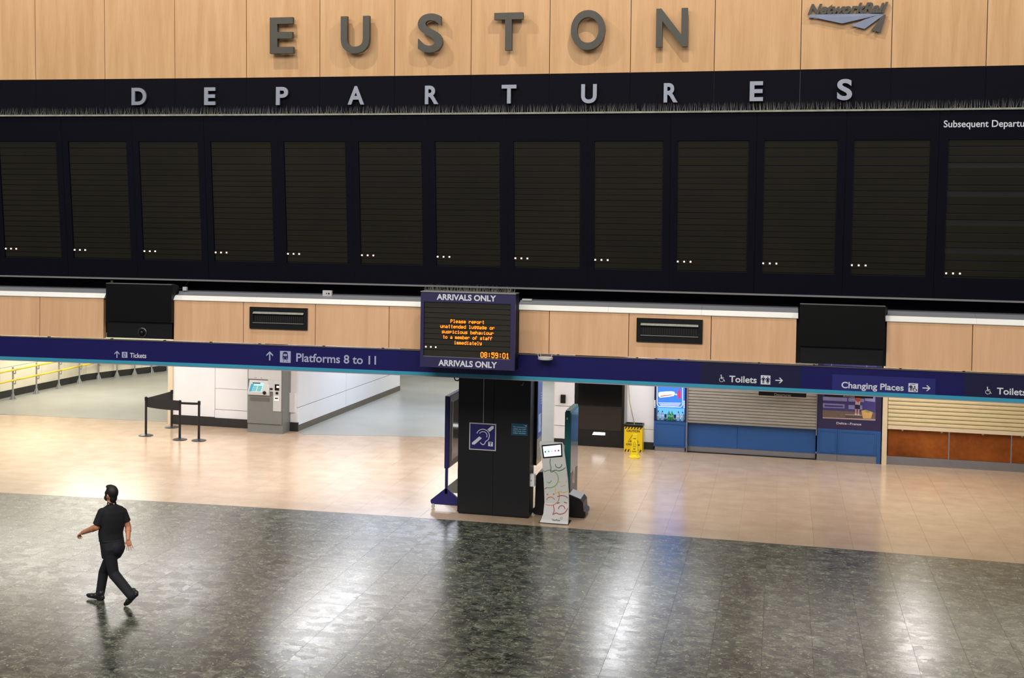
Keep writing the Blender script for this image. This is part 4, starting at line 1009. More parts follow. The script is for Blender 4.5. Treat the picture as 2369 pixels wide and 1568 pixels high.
strip([(1334, 826), (1330, 870), (1340, 912), (1336, 946), (1350, 955), (1376, 938), (1420, 944), (1462, 926), (1476, 912)], GRN)
strip(pa(1412, 885, 30, 170, 370, 12), GRN)
strip(pa(1326, 1022, 84, 128, -100, 22)+[(1288, 1106)], GR2); strip([(1262, 948), (1275, 942)], GR2)
strip([(1302, 1050), (1325, 1058), (1345, 1036)], GR2)
strip([(1360, 1090), (1385, 1108), (1378, 1150), (1400, 1152), (1420, 1140), (1460, 1150), (1498, 1140)], YLW, .012); strip([(1432, 1092), (1480, 1080)], YLW)
for X, Y_ in ((1420, 1047), (1481, 1044)):
    m = MB(); cu, cz = sp_(X, Y_); m.sprism(ST, arc(cu, cz, .013, 0, 330, 10), 0, .003); m.build('printed_eye', mat('line_%d_%d_%d' % YLW, YLW), fs_)
strip([(1415, 1150), (1418, 1200), (1400, 1245), (1360, 1270), (1318, 1272), (1288, 1264)], ORG); strip([(1280, 1118), (1298, 1104)], ORG); strip(pa(1336, 1236, 42, 160, 28, 10), ORG, .013)
for X, Y_ in ((1306, 1168), (1366, 1166)):
    m = MB(); cu, cz = sp_(X, Y_); m.sprism(ST, arc(cu, cz, .014, 0, 330, 10), 0, .003); m.build('printed_eye', mat('line_%d_%d_%d' % ORG, ORG), fs_)
strip([(1400, 1190), (1440, 1180), (1480, 1188), (1502, 1205)], RED); strip([(1502, 1300), (1470, 1345), (1420, 1358), (1390, 1346), (1358, 1360), (1370, 1325), (1362, 1270)], RED, .013)
strip(pa(1442, 1306, 30, 185, -5, 12), RED, .013); strip([(1398, 1256), (1420, 1246)], RED, .012); strip([(1464, 1242), (1490, 1252)], RED, .012)
a = sp_(1348, 1420); b = sp_(1428, 1416); MB().text(ST, 'ViewPoint', a[0], b[0], a[1], a[1]+.03, .0, .003, .01).build('lettering', mat('dark_print', (70, 72, 80), .5), fs_)
strip(pa(1440, 1396, 10, 60, 380, 10), (120, 120, 120), .005)
MB().box(rowsP[0][0].x-.01, rowsP[0][1].x+.01, Yf-.1, Yf+.28, 0, .012).build('base_plate', BLACKS, fs_)

# ------------------------------------------------------------ ticket machine
Ym = 32.47
SMc = Surf(lambda u: Ym)
def mu(x, y): return SMc.inv(x, y)
m0 = mu(572.3, 950)[0]; m1 = mu(651.5, 950)[0]
tm = thing('ticket_machine', 'grey ticket machine with lit slanted screen against the white wall', 'ticket machine', ((m0+m1)/2, Ym+.4, 0))
MH = 1.95
def zmq(yy): return SMc.inv(612, yy)[1]
def zc_(zy): return zmq(820+zy/7.13)
def uc_(zx__): return mu(540+zx__/7.13, 930)[0]
z_ft = zc_(1140)
MB().box(m0, m1+.02, Ym+.03, Ym+.9, 0, z_ft).build('plinth', GREYM, tm)
MB().box(m0, m1+.02, Ym+.02, Ym+.9, z_ft+.002, MH).build('carcass', GREYM, tm)
zs1 = zc_(668); zs2 = zc_(410); usp = uc_(655)
m = MB(); m.sbox(SMc, m0, usp, z_ft, zs1-.005, -.02, .0); m.sbox(SMc, usp, uc_(800), z_ft, zc_(930), -.02, .0); m.build('lower_door', GREYM, tm)
MB().sbox(SMc, usp+.002, uc_(788), zc_(925), zs2, -.02, .012).build('payment_panel', GREYL, tm)
MB().sbox(SMc, uc_(248), uc_(788), zs2+.002, MH, -.02, .012).build('upper_panel', GREYL, tm)
m = MB(); m.sbox(SMc, m0, uc_(246), zs1, MH, -.02, .0); m.build('side_strip', GREYM, tm)
MB().sbox(SMc, uc_(570), usp, zc_(605), zs2, -.02, .010).build('reader_panel', GREYL, tm)
# slanted screen tray
m = MB(); a, b = uc_(250), uc_(600)
m.add([SMc.at(a, zs1, .05), SMc.at(b, zs1, .05), SMc.at(b, zs1+.07, .06), SMc.at(a, zs1+.07, .06), SMc.at(a+.02, zs2-.03, -.015), SMc.at(b-.02, zs2-.03, -.015), SMc.at(a, zs1, -.02), SMc.at(b, zs1, -.02)], [(0, 1, 2, 3), (3, 2, 5, 4), (0, 6, 7, 1), (0, 3, 4, 6), (1, 7, 5, 2), (6, 4, 5, 7)])
m.build('screen_tray', GREYL, tm)
def trayp(X, Z, d=.004):   # point on slanted tray from zoomed pixel
    zz_ = zc_(Z); t = (zz_-(zs1+.07))/((zs2-.03)-(zs1+.07)); dd = .06+(-.075)*t
    return SMc.at(uc_(X), zz_, dd+d)
def tquad(X0, X1, Z0, Z1, d, material, name, par, sk=30):
    kk = lambda Z: sk*(Z-540)/-130
    pts = [trayp(X0+kk(Z1), Z1, d), trayp(X1+kk(Z1), Z1, d), trayp(X1+kk(Z0), Z0, d), trayp(X0+kk(Z0), Z0, d)]
    o = MB().add(pts+[p+Vector((0, .003, -.001)) for p in pts], [(0, 1, 2, 3), (7, 6, 5, 4), (0, 4, 5, 1), (1, 5, 6, 2), (2, 6, 7, 3), (3, 7, 4, 0)]).build(name, material, par); return o
scn = tquad(290, 490, 470, 612, .004, mat('ticket_screen_lit', (150, 205, 205), .3, emit=.5, var=.05), 'screen', tm)
tquad(285, 330, 490, 612, .006, mat('screen_side_blue', (40, 130, 170), .3, emit=.4), 'menu_bar', scn)
tquad(300, 430, 468, 485, .006, BLACK, 'title_bar', scn)
for k in range(5):
    tquad(335, 395, 520+18*k, 532+18*k, .006, mat('menu_button', (60, 130, 140), .4, emit=.3), 'menu_button', scn)
    tquad(408, 475, 520+18*k, 532+18*k, .006, mat('menu_button', (60, 130, 140), .4, emit=.3), 'menu_button', scn)
m = MB(); c = trayp(525, 625, .01); m.ball(c, .05, .02, .05); m.build('control_knob', BLACKS, tm, smooth=True)
for X0, X1, Z0, Z1, mt, nm in ((685, 755, 480, 580, BLACKG, 'display_window'), (700, 740, 605, 645, BLACKS, 'coin_slot'), (605, 648, 545, 575, BLACKS, 'card_slot'), (675, 755, 678, 755, WHITE, 'pin_pad')):
    MB().sbox(SMc, uc_(X0), uc_(X1), zc_(Z1), zc_(Z0), .012, .022).build(nm, mt, tm)
MB().sbox(SMc, uc_(715), uc_(757), zc_(535), zc_(505), .022, .025).build('lit_window', mat('lit_window_white', (240, 244, 255), .4, emit=1.2), tm)
MB().sbox(SMc, uc_(690), uc_(740), zc_(718), zc_(700), .022, .026).build('keys', BLACKS, tm)
MB().sbox(SMc, uc_(275), uc_(600), zc_(775), zc_(715), -.001, .004).build('ticket_tray', mat('machine_dark_grey', (96, 98, 96), .4), tm)
for X in (353, 374, 460):
    m = MB(); c = SMc.at(uc_(X), zc_(387), .012); m.cyl(c, c+Vector((0, -.006, 0)), .011 if X > 400 else .008, n=10); m.build('lens', BLACK, tm)
m = MB(); c = SMc.at(uc_(763), zc_(1055), .0); m.cyl(c, c+Vector((0, -.008, 0)), .018, n=12); m.build('lock', SILV, tm)

# ------------------------------------------------------------ retractable belt posts
def belt_post(px, py, label, rbase=.18):
    p = G(px, py); p.z = 0
    t = thing('barrier_post', label, 'barrier post', p, 'black belt barrier posts')
    m = MB(); m.loft([(p+Vector((0, 0, z)), Vector((r, 0, 0)), Vector((0, r, 0))) for z, r in ((0, rbase), (.012, rbase), (.022, rbase*.9), (.045, .05), (.05, .035))], 28); m.build('base', mat('dark_steel_base', (70, 72, 74), .3, .6), t)
    m = MB(); m.cyl(p+Vector((0, 0, .045)), p+Vector((0, 0, .90)), .031, n=16); m.build('pole', BLACK, t, smooth=False)
    m = MB(); m.cyl(p+Vector((0, 0, .90)), p+Vector((0, 0, .985)), .038, n=16); m.cyl(p+Vector((0, 0, .985)), p+Vector((0, 0, 1.0)), .034, .028, n=16); m.build('belt_head', BLACKS, t)
    return p
p1 = belt_post(337.5, 1007.5, 'black belt barrier post nearest the left, standing on cream floor')
p2 = belt_post(397, 988.5, 'black belt barrier post at the rear, beside the white wall edge')
p3 = belt_post(415.8, 1017, 'black belt barrier post second from right, where two belts meet')
p4 = belt_post(460, 1019, 'black belt barrier post furthest right, joined by the thin belt')
def belt(a, b, z0, z1, sag, lab, grp):
    n_ = 12; m = MB(); d = (b-a); d.z = 0; nr = Vector((d.y, -d.x, 0)).normalized()*.002; vs = []
    for i in range(n_+1):
        t = .03+(.94)*i/n_; s_ = -sag*4*t*(1-t); p = a+d*t
        vs += [p+Vector((0, 0, z0+s_*1.0))+nr, p+Vector((0, 0, z1+s_*.3))+nr, p+Vector((0, 0, z1+s_*.3))-nr, p+Vector((0, 0, z0+s_))-nr]
    fs2 = []
    for i in range(n_):
        c_ = 4*i
        for j in range(4): fs2.append((c_+j, c_+(j+1) % 4, c_+4+(j+1) % 4, c_+4+j))
    m.add(vs, fs2+[(3, 2, 1, 0), (4*n_, 4*n_+1, 4*n_+2, 4*n_+3)]); tag(m.build('barrier_belt', mat('black_webbing', (22, 22, 26), .7), None), lab, 'barrier belt', grp)
belt(p1, p2, .73, .965, .01, 'wide black barrier banner running back from the left post', 'belts between the posts')
belt(p1, p3, .74, .985, .02, 'wide black barrier banner between the left and middle front posts', 'belts between the posts')
belt(p3, p4, .90, .955, .005, 'thin black belt between the two right-hand barrier posts', 'belts between the posts')

# ------------------------------------------------------------ caution bin, mop handle and wet floor cone
Yb = 33.0
SBn = Surf(lambda u: Yb)
def bu(X, Z): return SBn.inv(1400+X/6.533, 860+Z/6.533)
b0 = bu(288, 1000)[0]; b1 = bu(560, 1000)[0]; bz = bu(430, 820)[1]
bn = thing('caution_bin', 'tall yellow caution bin with black striped edges beside the black door', 'bin', ((b0+b1)/2, Yb+.15, 0))
MB().box(b0, b1, Yb, Yb+.40, .0, bz).build('body', YEL, bn)
BLK = mat('black_print', (28, 26, 22), .5)
m = MB()
for q_ in ((b0-.01, b1+.01, Yb-.012, Yb+.02), (b0-.01, b1+.01, Yb+.38, Yb+.41), (b0-.01, b0+.02, Yb+.02, Yb+.38), (b1-.02, b1+.01, Yb+.02, Yb+.38)): m.box(*q_, bz-.02, bz+.03)
m.build('rim', BLACKS, bn)
MB().box(b0+.02, b1-.02, Yb+.02, Yb+.38, bz, bz+.006).build('cavity', BLACK, bn)
wdt = (b1-b0)
for zb_, zt_ in ((bz-.075, bz-.022), (.005, .07)):
    for k in range(6):
        u = b0+.01+k*wdt*.165
        m = MB(); m.sprism(SBn, [(u, zb_), (u+.03, zb_), (u+.055, zt_), (u+.025, zt_)], .0, .003); m.build('stripe', BLK, bn)
a = bu(322, 905); b = bu(522, 915); MB().text(SBn, 'CAUTION', a[0], b[0], a[1], a[1]+.055, 0, .003, .03).build('lettering', BLK, bn)
def tri(S, c, w_, h_, t, d0, d1): return MB().sline(S, [(c[0]-w_/2, c[1]), (c[0]+w_/2, c[1]), (c[0], c[1]+h_)], t, d0, d1, True)
c = bu(425, 1060); tri(SBn, c, .25, .21, .017, 0, .003).build('warning_triangle', BLK, bn)
a = bu(318, 1105); b = bu(520, 1110); q_ = MB().sbox(SBn, a[0], b[0], a[1], a[1]+.04, 0, .003).build('text_band', BLK, bn)
MB().text(SBn, 'SLIPPERY', a[0]+.01, b[0]-.01, a[1]+.008, a[1]+.032, .003, .005, .03).build('lettering', YEL, q_)
MB().text(SBn, '2', bu(372, 1050)[0], bu(395, 1050)[0], bu(372, 1052)[1], bu(372, 1030)[1], 0, .003, .02).build('lettering', BLK, bn)
m = MB(); a = V(1467.5, 979, Yb+.2); b = V(1461, 950, Yb+.15); c = V(1456, 925, Yb+.12); d = V(1454, 885, Yb+.12)
m.tube([Vector((a.x, Yb+.2, .15)), a, b, c, d, d+Vector((0, 0, .5))], .011, 8)
tag(m.build('mop_handle', mat('pale_wood_handle', (190, 170, 130), .5)), 'thin pale mop handle leaning out of the caution bin', 'mop')
g0 = G(1467.5, 1061); Yc = g0.y
SCn = Surf(lambda u: Yc)
wc = thing('wet_floor_cone', 'bright yellow wet floor sign standing in front of the caution bin', 'floor sign', (g0.x, Yc+.1, 0))
cx = g0.x-.01; zt = V(1467, 1006, Yc+.08).z
YB2 = mat('bright_yellow_plastic', (252, 222, 30), .35, var=.02, emit=.0)
m = MB(); m.loft([(Vector((cx, Yc+.1, z)), Vector((a_, 0, 0)), Vector((0, b_, 0))) for z, a_, b_ in ((0, .135, .12), (.035, .14, .12), (.04, .125, .11), (.07, .11, .10), (.085, .085, .085))], 24); m.build('base', YB2, wc)
m = MB(); m.hexa([(cx-.085, Yc+.02, .08), (cx+.085, Yc+.02, .08), (cx+.085, Yc+.18, .08), (cx-.085, Yc+.18, .08), (cx-.045, Yc+.07, zt), (cx+.045, Yc+.07, zt), (cx+.045, Yc+.13, zt), (cx-.045, Yc+.13, zt)]); m.build('body', YB2, wc)
m = MB(); m.box(cx-.047, cx+.047, Yc+.065, Yc+.135, zt-.001, zt+.02); m.build('cap', YB2, wc)
SC2 = Surf(lambda u: Yc+.02, .05/(zt-.08), .08)
zz_ = lambda f_: .08+(zt-.08)*f_
MB().text(SC2, 'SAFE', cx-.032, cx+.032, zz_(.80), zz_(.85), .0, .003, .03).build('lettering', BLK, wc)
tri(SC2, (cx, zz_(.50)), .075, .085, .008, 0, .003).build('warning_triangle', BLK, wc)
MB().text(SC2, 'CAUTION', cx-.04, cx+.04, zz_(.41), zz_(.445), .0, .003, .02).build('lettering', BLK, wc)
MB().text(SC2, 'WET', cx-.03, cx+.03, zz_(.28), zz_(.335), .0, .003, .03).build('lettering', BLK, wc)
MB().text(SC2, 'FLOOR', cx-.048, cx+.048, zz_(.16), zz_(.215), .0, .003, .03).build('lettering', BLK, wc)

# ------------------------------------------------------------ shopfronts on the right
SS = Surf(lambda u: 33.42)
def sx(x, y=1020): return SS.inv(x, y)[0]
def sz(x, y): return SS.inv(x, y)[1]
# drinks fridge
f0, f1 = SS.inv(1512, 1020)[0], SS.inv(1587, 1020)[0]
fg = thing('drinks_fridge', 'blue drinks display unit with lit menu panel and bottles on show', 'display cabinet', ((f0+f1)/2, 33.7, 0))
zk = sz(1550, 1034); zt1 = sz(1550, 975); zsh = sz(1550, 972.5); zmn = sz(1550, 944)
MB().sbox(SS, f0+.03, f1-.03, 0, zk, -.4, -.01).build('kickplate', KICK, fg)
MB().sbox(SS, f0, f1, zk, zt1, -.5, 0).build('lower_cabinet', BLUEP, fg)
m = MB()
for q_ in ((f0+.04, f1-.04, zt1-.06, zt1-.04), (f0+.04, f1-.04, zk+.05, zk+.07), (f0+.04, f0+.06, zk+.07, zt1-.06), (f1-.06, f1-.04, zk+.07, zt1-.06)): m.sbox(SS, *q_, 0, .015)
m.build('door_moulding', BLUEP, fg)
MB().sbox(SS, f0, f0+.05, zt1, 3.3, -.5, .0).build('side_frame', mat('navy_frame', (24, 28, 74), .4), fg)
MB().sbox(SS, f1-.05, f1, zt1, 3.3, -.5, .0).build('side_frame', mat('navy_frame', (24, 28, 74), .4), fg)
MB().sbox(SS, f0+.05, f1-.05, zt1, zt1+.012, -.45, -.0).build('shelf', mat('navy_frame', (24, 28, 74), .4), fg)
MB().sbox(SS, f0+.05, f1-.05, zt1+.012, zmn, -.47, -.40).build('lit_back', mat('fridge_lit_back', (110, 190, 245), .4, emit=1.1, var=.02), fg)
mn = MB().sbox(SS, f0+.05, f1-.05, zmn, 3.3, -.3, -.02).build('menu_panel', mat('menu_lit_blue', (58, 124, 222), .4, emit=.5, var=.03, scale=2), fg)
def ff(X, Z): return SS.inv(1400+X/6.533, 860+Z/6.533)
PWH = mat('menu_white', (244, 246, 255), .4, emit=.9); PRD = mat('menu_red', (214, 40, 90), .4, emit=.6)
m = MB(); m.sline(SS, [ff(783, 100), ff(783, 490), ff(812, 525), ff(1140, 535), ff(1170, 500), ff(1170, 100)], .012, -.02, -.017); m.build('border_line', PWH, mn)
m = MB(); m.sprism(SS, [ff(*p) for p in ((805, 320), (830, 305), (900, 300), (1000, 295), (1045, 305), (1055, 335), (1035, 365), (960, 378), (880, 385), (830, 392), (808, 370))], -.02, -.016); m.build('printed_roll', PWH, mn)
m = MB(); m.sprism(SS, [ff(*p) for p in ((825, 365), (900, 352), (1010, 345), (1015, 355), (900, 368), (835, 380))], -.016, -.014); m.build('printed_filling', mat('filling_red', (190, 90, 90), .4, emit=.4), mn)
m = MB(); m.sprism(SS, [ff(*p) for p in ((1098, 300), (1112, 268), (1126, 268), (1140, 300), (1140, 400), (1100, 400))], -.02, -.016); m.build('printed_bottle', PRD, mn)
m = MB(); m.sprism(SS, [ff(*p) for p in ((1060, 343), (1072, 328), (1084, 343), (1072, 358))], -.02, -.016); m.build('printed_plus', PWH, mn)
for k in range(4):
    m = MB(); m.sline(SS, [ff(800+12*k, 468+14*k), ff(1150-12*k, 472+14*k)], .006, -.02, -.018); m.build('printed_line', PWH, mn)
for s_, X0, Zz in ((0, 753, 432), (1, 1194, 440)):
    m = MB()
    for k in range(7):
        a = ff(X0, Zz+17*k); m.sbox(SS, a[0]-.012, a[0]+.012, a[1]-.01, a[1]+.005, .0, .004)
    m.build('edge_light', PWH, fg)
GLB = mat('water_bottle', (150, 195, 225), .12, var=.05); GLG = mat('green_bottle', (30, 140, 80), .12, var=.05); CAPB = mat('blue_cap', (20, 50, 130), .4); CAPG = mat('pale_green_cap', (120, 200, 150), .4)
names = ['leftmost', 'second from left', None, 'left green', 'right green', None, 'second from right', 'rightmost']
xsb = [795, 857, 905, 957, 1003, 1048, 1100, 1163]
for k, X in enumerate(xsb):
    c = ff(X, 730); zb0 = zt1+.012; p = Vector((c[0], 33.42+.12, zb0)); can = k in (2, 5); gr = k in (3, 4)
    if can:
        t = thing('drink_can', 'slim navy and silver can in the display fridge, %s of the green bottles' % ('left' if k == 2 else 'right'), 'can', p, 'drinks in the display fridge')
        m = MB(); m.loft([(p+Vector((0, 0, z)), Vector((r, 0, 0)), Vector((0, r, 0))) for z, r in ((0, .024), (.005, .028), (.14, .028), (.15, .022))], 14); m.build('body', mat('navy_can', (40, 40, 110), .3, .3), t)
        m = MB(); m.loft([(p+Vector((0, 0, z)), Vector((r, 0, 0)), Vector((0, r, 0))) for z, r in ((.02, .0285), (.07, .0285))], 14); m.build('silver_band', SILV, t)
    else:
        nm_ = names[k]
        lab = ('clear water bottle with blue cap in the display fridge, %s' % nm_) if not gr else ('green bottle at the centre of the display fridge, %s one' % nm_.split()[0])
        t = thing('drink_bottle', lab, 'bottle', p, 'drinks in the display fridge')
        m = MB(); m.loft([(p+Vector((0, 0, z)), Vector((r, 0, 0)), Vector((0, r, 0))) for z, r in ((0, .034), (.01, .038), (.07, .036), (.08, .033), (.09, .038), (.15, .038), (.19, .016), (.205, .014))], 16); m.build('body', GLG if gr else GLB, t)
        m = MB(); m.cyl(p+Vector((0, 0, .205)), p+Vector((0, 0, .225)), .016, n=12); m.build('cap', CAPG if gr else CAPB, t)
        m = MB(); m.loft([(p+Vector((0, 0, z)), Vector((r, 0, 0)), Vector((0, r, 0))) for z, r in ((.09, .0388), (.135, .0388))], 16); m.build('label_band', SIGNW if not gr else CAPG, t)

# grey roller shutter over the blue counter
h0, h1 = sx(1590), sx(1887)
zsb = sz(1740, 984.5)
sh = thing('roller_shutter', 'grey metal roller shutter closed above the blue counter', 'roller shutter', ((h0+h1)/2, 33.4, zsb))
def slats(root, S, a, b, zb_, zt_, pitch, material, dd=.0, bulge=.022):
    z = zb_; me = None; k = 0
    while z < zt_:
        prof = [(0, z+.004), (bulge*.8, z+.012), (bulge, z+pitch*.45), (bulge*.75, z+pitch-.012), (0, z+pitch-.003), (-.012, z+pitch-.003), (-.012, z+.004)]
        m = MB(); n_ = len(prof); vs = [S.at(a, q_, d+dd) for d, q_ in prof]+[S.at(b, q_, d+dd) for d, q_ in prof]
        m.add(vs, [tuple(range(n_)), tuple(range(n_, 2*n_))[::-1]]+[(i, (i+1) % n_, n_+(i+1) % n_, n_+i) for i in range(n_)])
        if me is None:
            o = m.build('slat', material, root); me = o.data; z00 = z
        else:
            o = bpy.data.objects.new('slat', me); COL.objects.link(o); o.parent = root; o.location = (0, 0, z-z00)
        z += pitch; k += 1
slats(sh, SS, h0, h1, zsb+.05, 3.3, .072, SHUTG, 0, .014)
MB().sbox(SS, h0, h1, zsb, zsb+.048, -.012, .03).build('bottom_bar', mat('shutter_bar', (150, 146, 138), .4), sh)
m = MB(); m.sbox(SS, h0-.03, h0-.003, .0, 3.3, -.02, .04); m.build('guide_channel', KICK, sh)
m = MB(); m.sbox(SS, h1+.001, h1+.02, .6, 3.3, -.02, .04); m.build('guide_channel', KICK, sh)
SS2 = Surf(lambda u: 33.52)
bc = thing('shop_counter', 'long blue shop counter with grey kickplate under the grey shutter', 'counter', ((h0+h1)/2, 33.6, 0))
m1_ = h0+(h1-h0)*.395
MB().sbox(SS2, h0, m1_-.003, .15, zsb-.003, -.4, 0).build('front_panel', BLUEP, bc)
MB().sbox(SS2, m1_+.003, h1, .15, zsb-.003, -.4, 0).build('front_panel', BLUEP, bc)
MB().sbox(SS2, h0, h1, .02, .148, -.35, -.01).build('kickplate', KICK, bc)
MB().sbox(SS2, h0, h1, 0, .018, -.3, .03).build('floor_strip', BLACKS, bc)
# poster unit
g0_, g1_ = sx(1890), sx(2037.5)
pu = thing('poster_unit', 'navy unit with shop poster above blue lower panels', 'poster unit', ((g0_+g1_)/2, 33.5, 0))
zpb = sz(1960, 993.5); gj = sx(1937); gend = sx(2028)
MB().sbox(SS, g0_, g1_, zpb, 3.3, -.3, 0).build('navy_backing', NAVYP, pu)
for a, b in ((g0_+.004, gj-.003), (gj+.003, gend)):
    q_ = MB().sbox(SS, a, b, .17, zpb-.003, -.3, 0).build('lower_panel', BLUEP, pu)
    m = MB()
    for w4 in ((a+.03, b-.03, zpb-.07, zpb-.055), (a+.03, b-.03, .20, .215), (a+.03, a+.045, .215, zpb-.07), (b-.045, b-.03, .215, zpb-.07)): m.sbox(SS, *w4, 0, .012)
    m.build('moulding', BLUEP, q_)
MB().sbox(SS, gend+.003, g1_, .0, zpb-.003, -.3, 0).build('end_panel', BLUEP, pu)
MB().sbox(SS, g0_+.004, gj-.003, 0, .168, -.28, -.008).build('kickplate', KICK, pu)
MB().sbox(SS, gj+.003, gend, 0, .168, -.28, -.008).build('kickplate', KICK, pu)
def pp(X, Z): return SS.inv(1850+X/4.565, 860+Z/4.565)
pic0 = pp(243, 489); pic1 = pp(800, 515)
zpi = (pic0[1]+pic1[1])/2
pc = MB().sbox(SS, pic0[0], pic1[0], zpi, 3.2, 0, .006).build('poster', mat('poster_door_violet', (72, 66, 140), .4, var=.12, scale=5), pu)
PL = mat('poster_lilac', (150, 150, 205), .4, var=.15, scale=8)
def pq(pts, material, nm, d=.006):
    m = MB(); m.sprism(SS, [pp(*p) for p in pts], d, d+.002); return m.build(nm, material, pc)
pq([(245, 262), (500, 275), (500, 312), (245, 300)], PL, 'printed_door_panel'); pq([(515, 275), (680, 285), (680, 320), (515, 312)], PL, 'printed_door_panel')
pq([(245, 330), (475, 342), (475, 386), (245, 376)], PL, 'printed_door_panel'); pq([(515, 350), (660, 352), (660, 398), (515, 392)], PL, 'printed_door_panel')
pq([(262, 346), (455, 356), (455, 374), (262, 366)], MATS['poster_door_violet'], 'printed_door_inset', .008)
pq([(690, 262), (797, 268), (797, 318), (690, 305)], PL, 'printed_door_panel')
pq([(243, 402), (800, 430), (800, 500), (243, 478)], mat('poster_stone', (116, 98, 92), .5, var=.1, scale=12), 'printed_step', .0085)
pq([(480, 450), (680, 458), (680, 492), (480, 486)], mat('poster_stone_dark', (90, 78, 76), .5), 'printed_step', .010)
pq([(243, 478), (800, 500), (800, 514), (243, 489)], mat('poster_stone_pink', (190, 164, 164), .5), 'printed_step', .010)
pq([(480, 446), (665, 455), (665, 463), (480, 454)], MATS['poster_stone_pink'], 'printed_step', .0125)
PSK = mat('poster_skin', (205, 160, 150), .5)
pq([(586, 385), (602, 386), (598, 448), (586, 447)], PSK, 'printed_leg', .0125); pq([(616, 387), (632, 388), (626, 452), (614, 451)], PSK, 'printed_leg', .0125)
pq([(584, 345), (636, 348), (636, 394), (582, 390)], mat('poster_navy', (40, 34, 70), .5), 'printed_shorts', .0148)
pq([(590, 285), (640, 288), (638, 352), (586, 348)], mat('poster_shirt', (205, 190, 205), .5), 'printed_shirt', .0148)
pq([(586, 262), (645, 266), (640, 305), (615, 320), (592, 300)], mat('poster_red', (196, 90, 66), .5), 'printed_sleeve', .017)
pq([(582, 440), (604, 441), (600, 454), (580, 452)], SIGNW, 'printed_shoe', .0148); pq([(612, 444), (632, 445), (630, 458), (612, 456)], SIGNW, 'printed_shoe', .0148)
pq([(650, 408), (700, 400), (772, 425), (752, 492), (668, 490)], mat('poster_basket', (214, 176, 112), .5, var=.1, scale=20), 'printed_basket', .0148)
pq([(690, 404), (745, 412), (735, 430), (700, 425)], mat('poster_green', (150, 160, 70), .5), 'printed_greens', .017)
a = pp(388, 556); b = pp(650, 570); hcap_ = .052
MB().text(SS, 'Delice', a[0], a[0]+(b[0]-a[0])*.41, (a[1]+b[1])/2+.01, (a[1]+b[1])/2+.01+hcap_, 0.0, .004, .012).build('lettering', SIGNW, pu)
MB().text(SS, 'de', a[0]+(b[0]-a[0])*.43, a[0]+(b[0]-a[0])*.53, (a[1]+b[1])/2+.015, (a[1]+b[1])/2+.015+hcap_*.55, 0.0, .004, .0).build('lettering', SIGNG, pu)
MB().text(SS, 'France', a[0]+(b[0]-a[0])*.55, b[0], (a[1]+b[1])/2+.01, (a[1]+b[1])/2+.01+hcap_, 0.0, .004, .012).build('lettering', SIGNW, pu)
# hanging black signs
SHs = Surf(lambda u: 32.9)
for txt, x0, x1, ytop, ybot, tx0, tx1, tb, tc in (('Departures', 1755, 1865.3, 898, 916.7, 1791.5, 1829.5, 915.3, 909.5), ('Arrivals', 1906.6, 2019.8, 903, 919.2, 1950, 1977.5, 919.0, 912.5)):
    a = SHs.inv(x0, ybot); b = SHs.inv(x1, ybot); zb_ = SHs.inv((x0+x1)/2, ybot)[1]
    t = thing('hanging_sign', 'black hanging sign reading %s in grey letters' % txt, 'sign', SHs.at((a[0]+b[0])/2, zb_, -.03), 'black hanging signs')
    MB().sbox(SHs, a[0], b[0], zb_, zb_+.34, -.06, 0).build('sign_face', mat('sign_black', (9, 9, 8), .5, spec=.2), t)
    p = SHs.inv(tx0, tb); p2 = SHs.inv(tx1, tb); MB().text(SHs, txt, p[0], p2[0], p[1], p[1]+.062, .0, .004, .01).build('lettering', mat('dim_grey_print', (120, 116, 108), .5), t)
    for uu in (a[0]+.15, b[0]-.15):
        m = MB(); m.cyl((uu, 32.93, zb_+.34), (uu, 32.93, 3.4), .008, n=6); m.build('hanger_rod', GALV, t)
# cream post, cream shutter, cherry counter
c0x, c1x = sx(2040), sx(2051.5)
pz = MB().sbox(SS, c0x, c1x, 0, 3.38, -.3, .06).build('shop_post', CREAM); tag(pz, 'cream painted post between the blue unit and the cream shutter', 'post')
k0, k1 = sx(2053), 9.5
zcb = sz(2210, 999.5)
cs = thing('roller_shutter', 'cream roller shutter closed above the cherry wood counter', 'roller shutter', ((k0+k1)/2, 33.4, zcb))
slats(cs, SS, k0, k1, zcb+.09, 3.3, .094, SHUTC, 0, .03)
MB().sbox(SS, k0, k1, zcb, zcb+.088, -.012, .035).build('bottom_bar', CREAM, cs)
for X in (1085, 1500, 1935, 2350):
    u = pp(X, 620)[0]; MB().sbox(SS, u-.02, u+.02, zcb-.035, zcb, .0, .02).build('shutter_catch', SILV, cs)
wcn = thing('shop_counter', 'cherry wood counter front with steel kickplate under the cream shutter', 'counter', ((k0+k1)/2, 33.6, 0))
kk = [k0, pp(1579, 800)[0], pp(2240, 820)[0]]; kk.append(kk[2]+(kk[2]-kk[1])); kk.append(kk[3]+(kk[2]-kk[1]))
for a, b in zip(kk, kk[1:]):
    MB().sbox(SS2, a+.016, b-.016, .20, zcb-.0, -.3, .02).build('front_panel', CHERRY, wcn)
    MB().sbox(SS2, b-.014, b+.014, .18, zcb-.0, -.3, .03).build('joint_strip', SILV, wcn)
MB().sbox(SS2, k0, kk[-1], 0, .195, -.3, .035).build('kickplate', KICK, wcn)

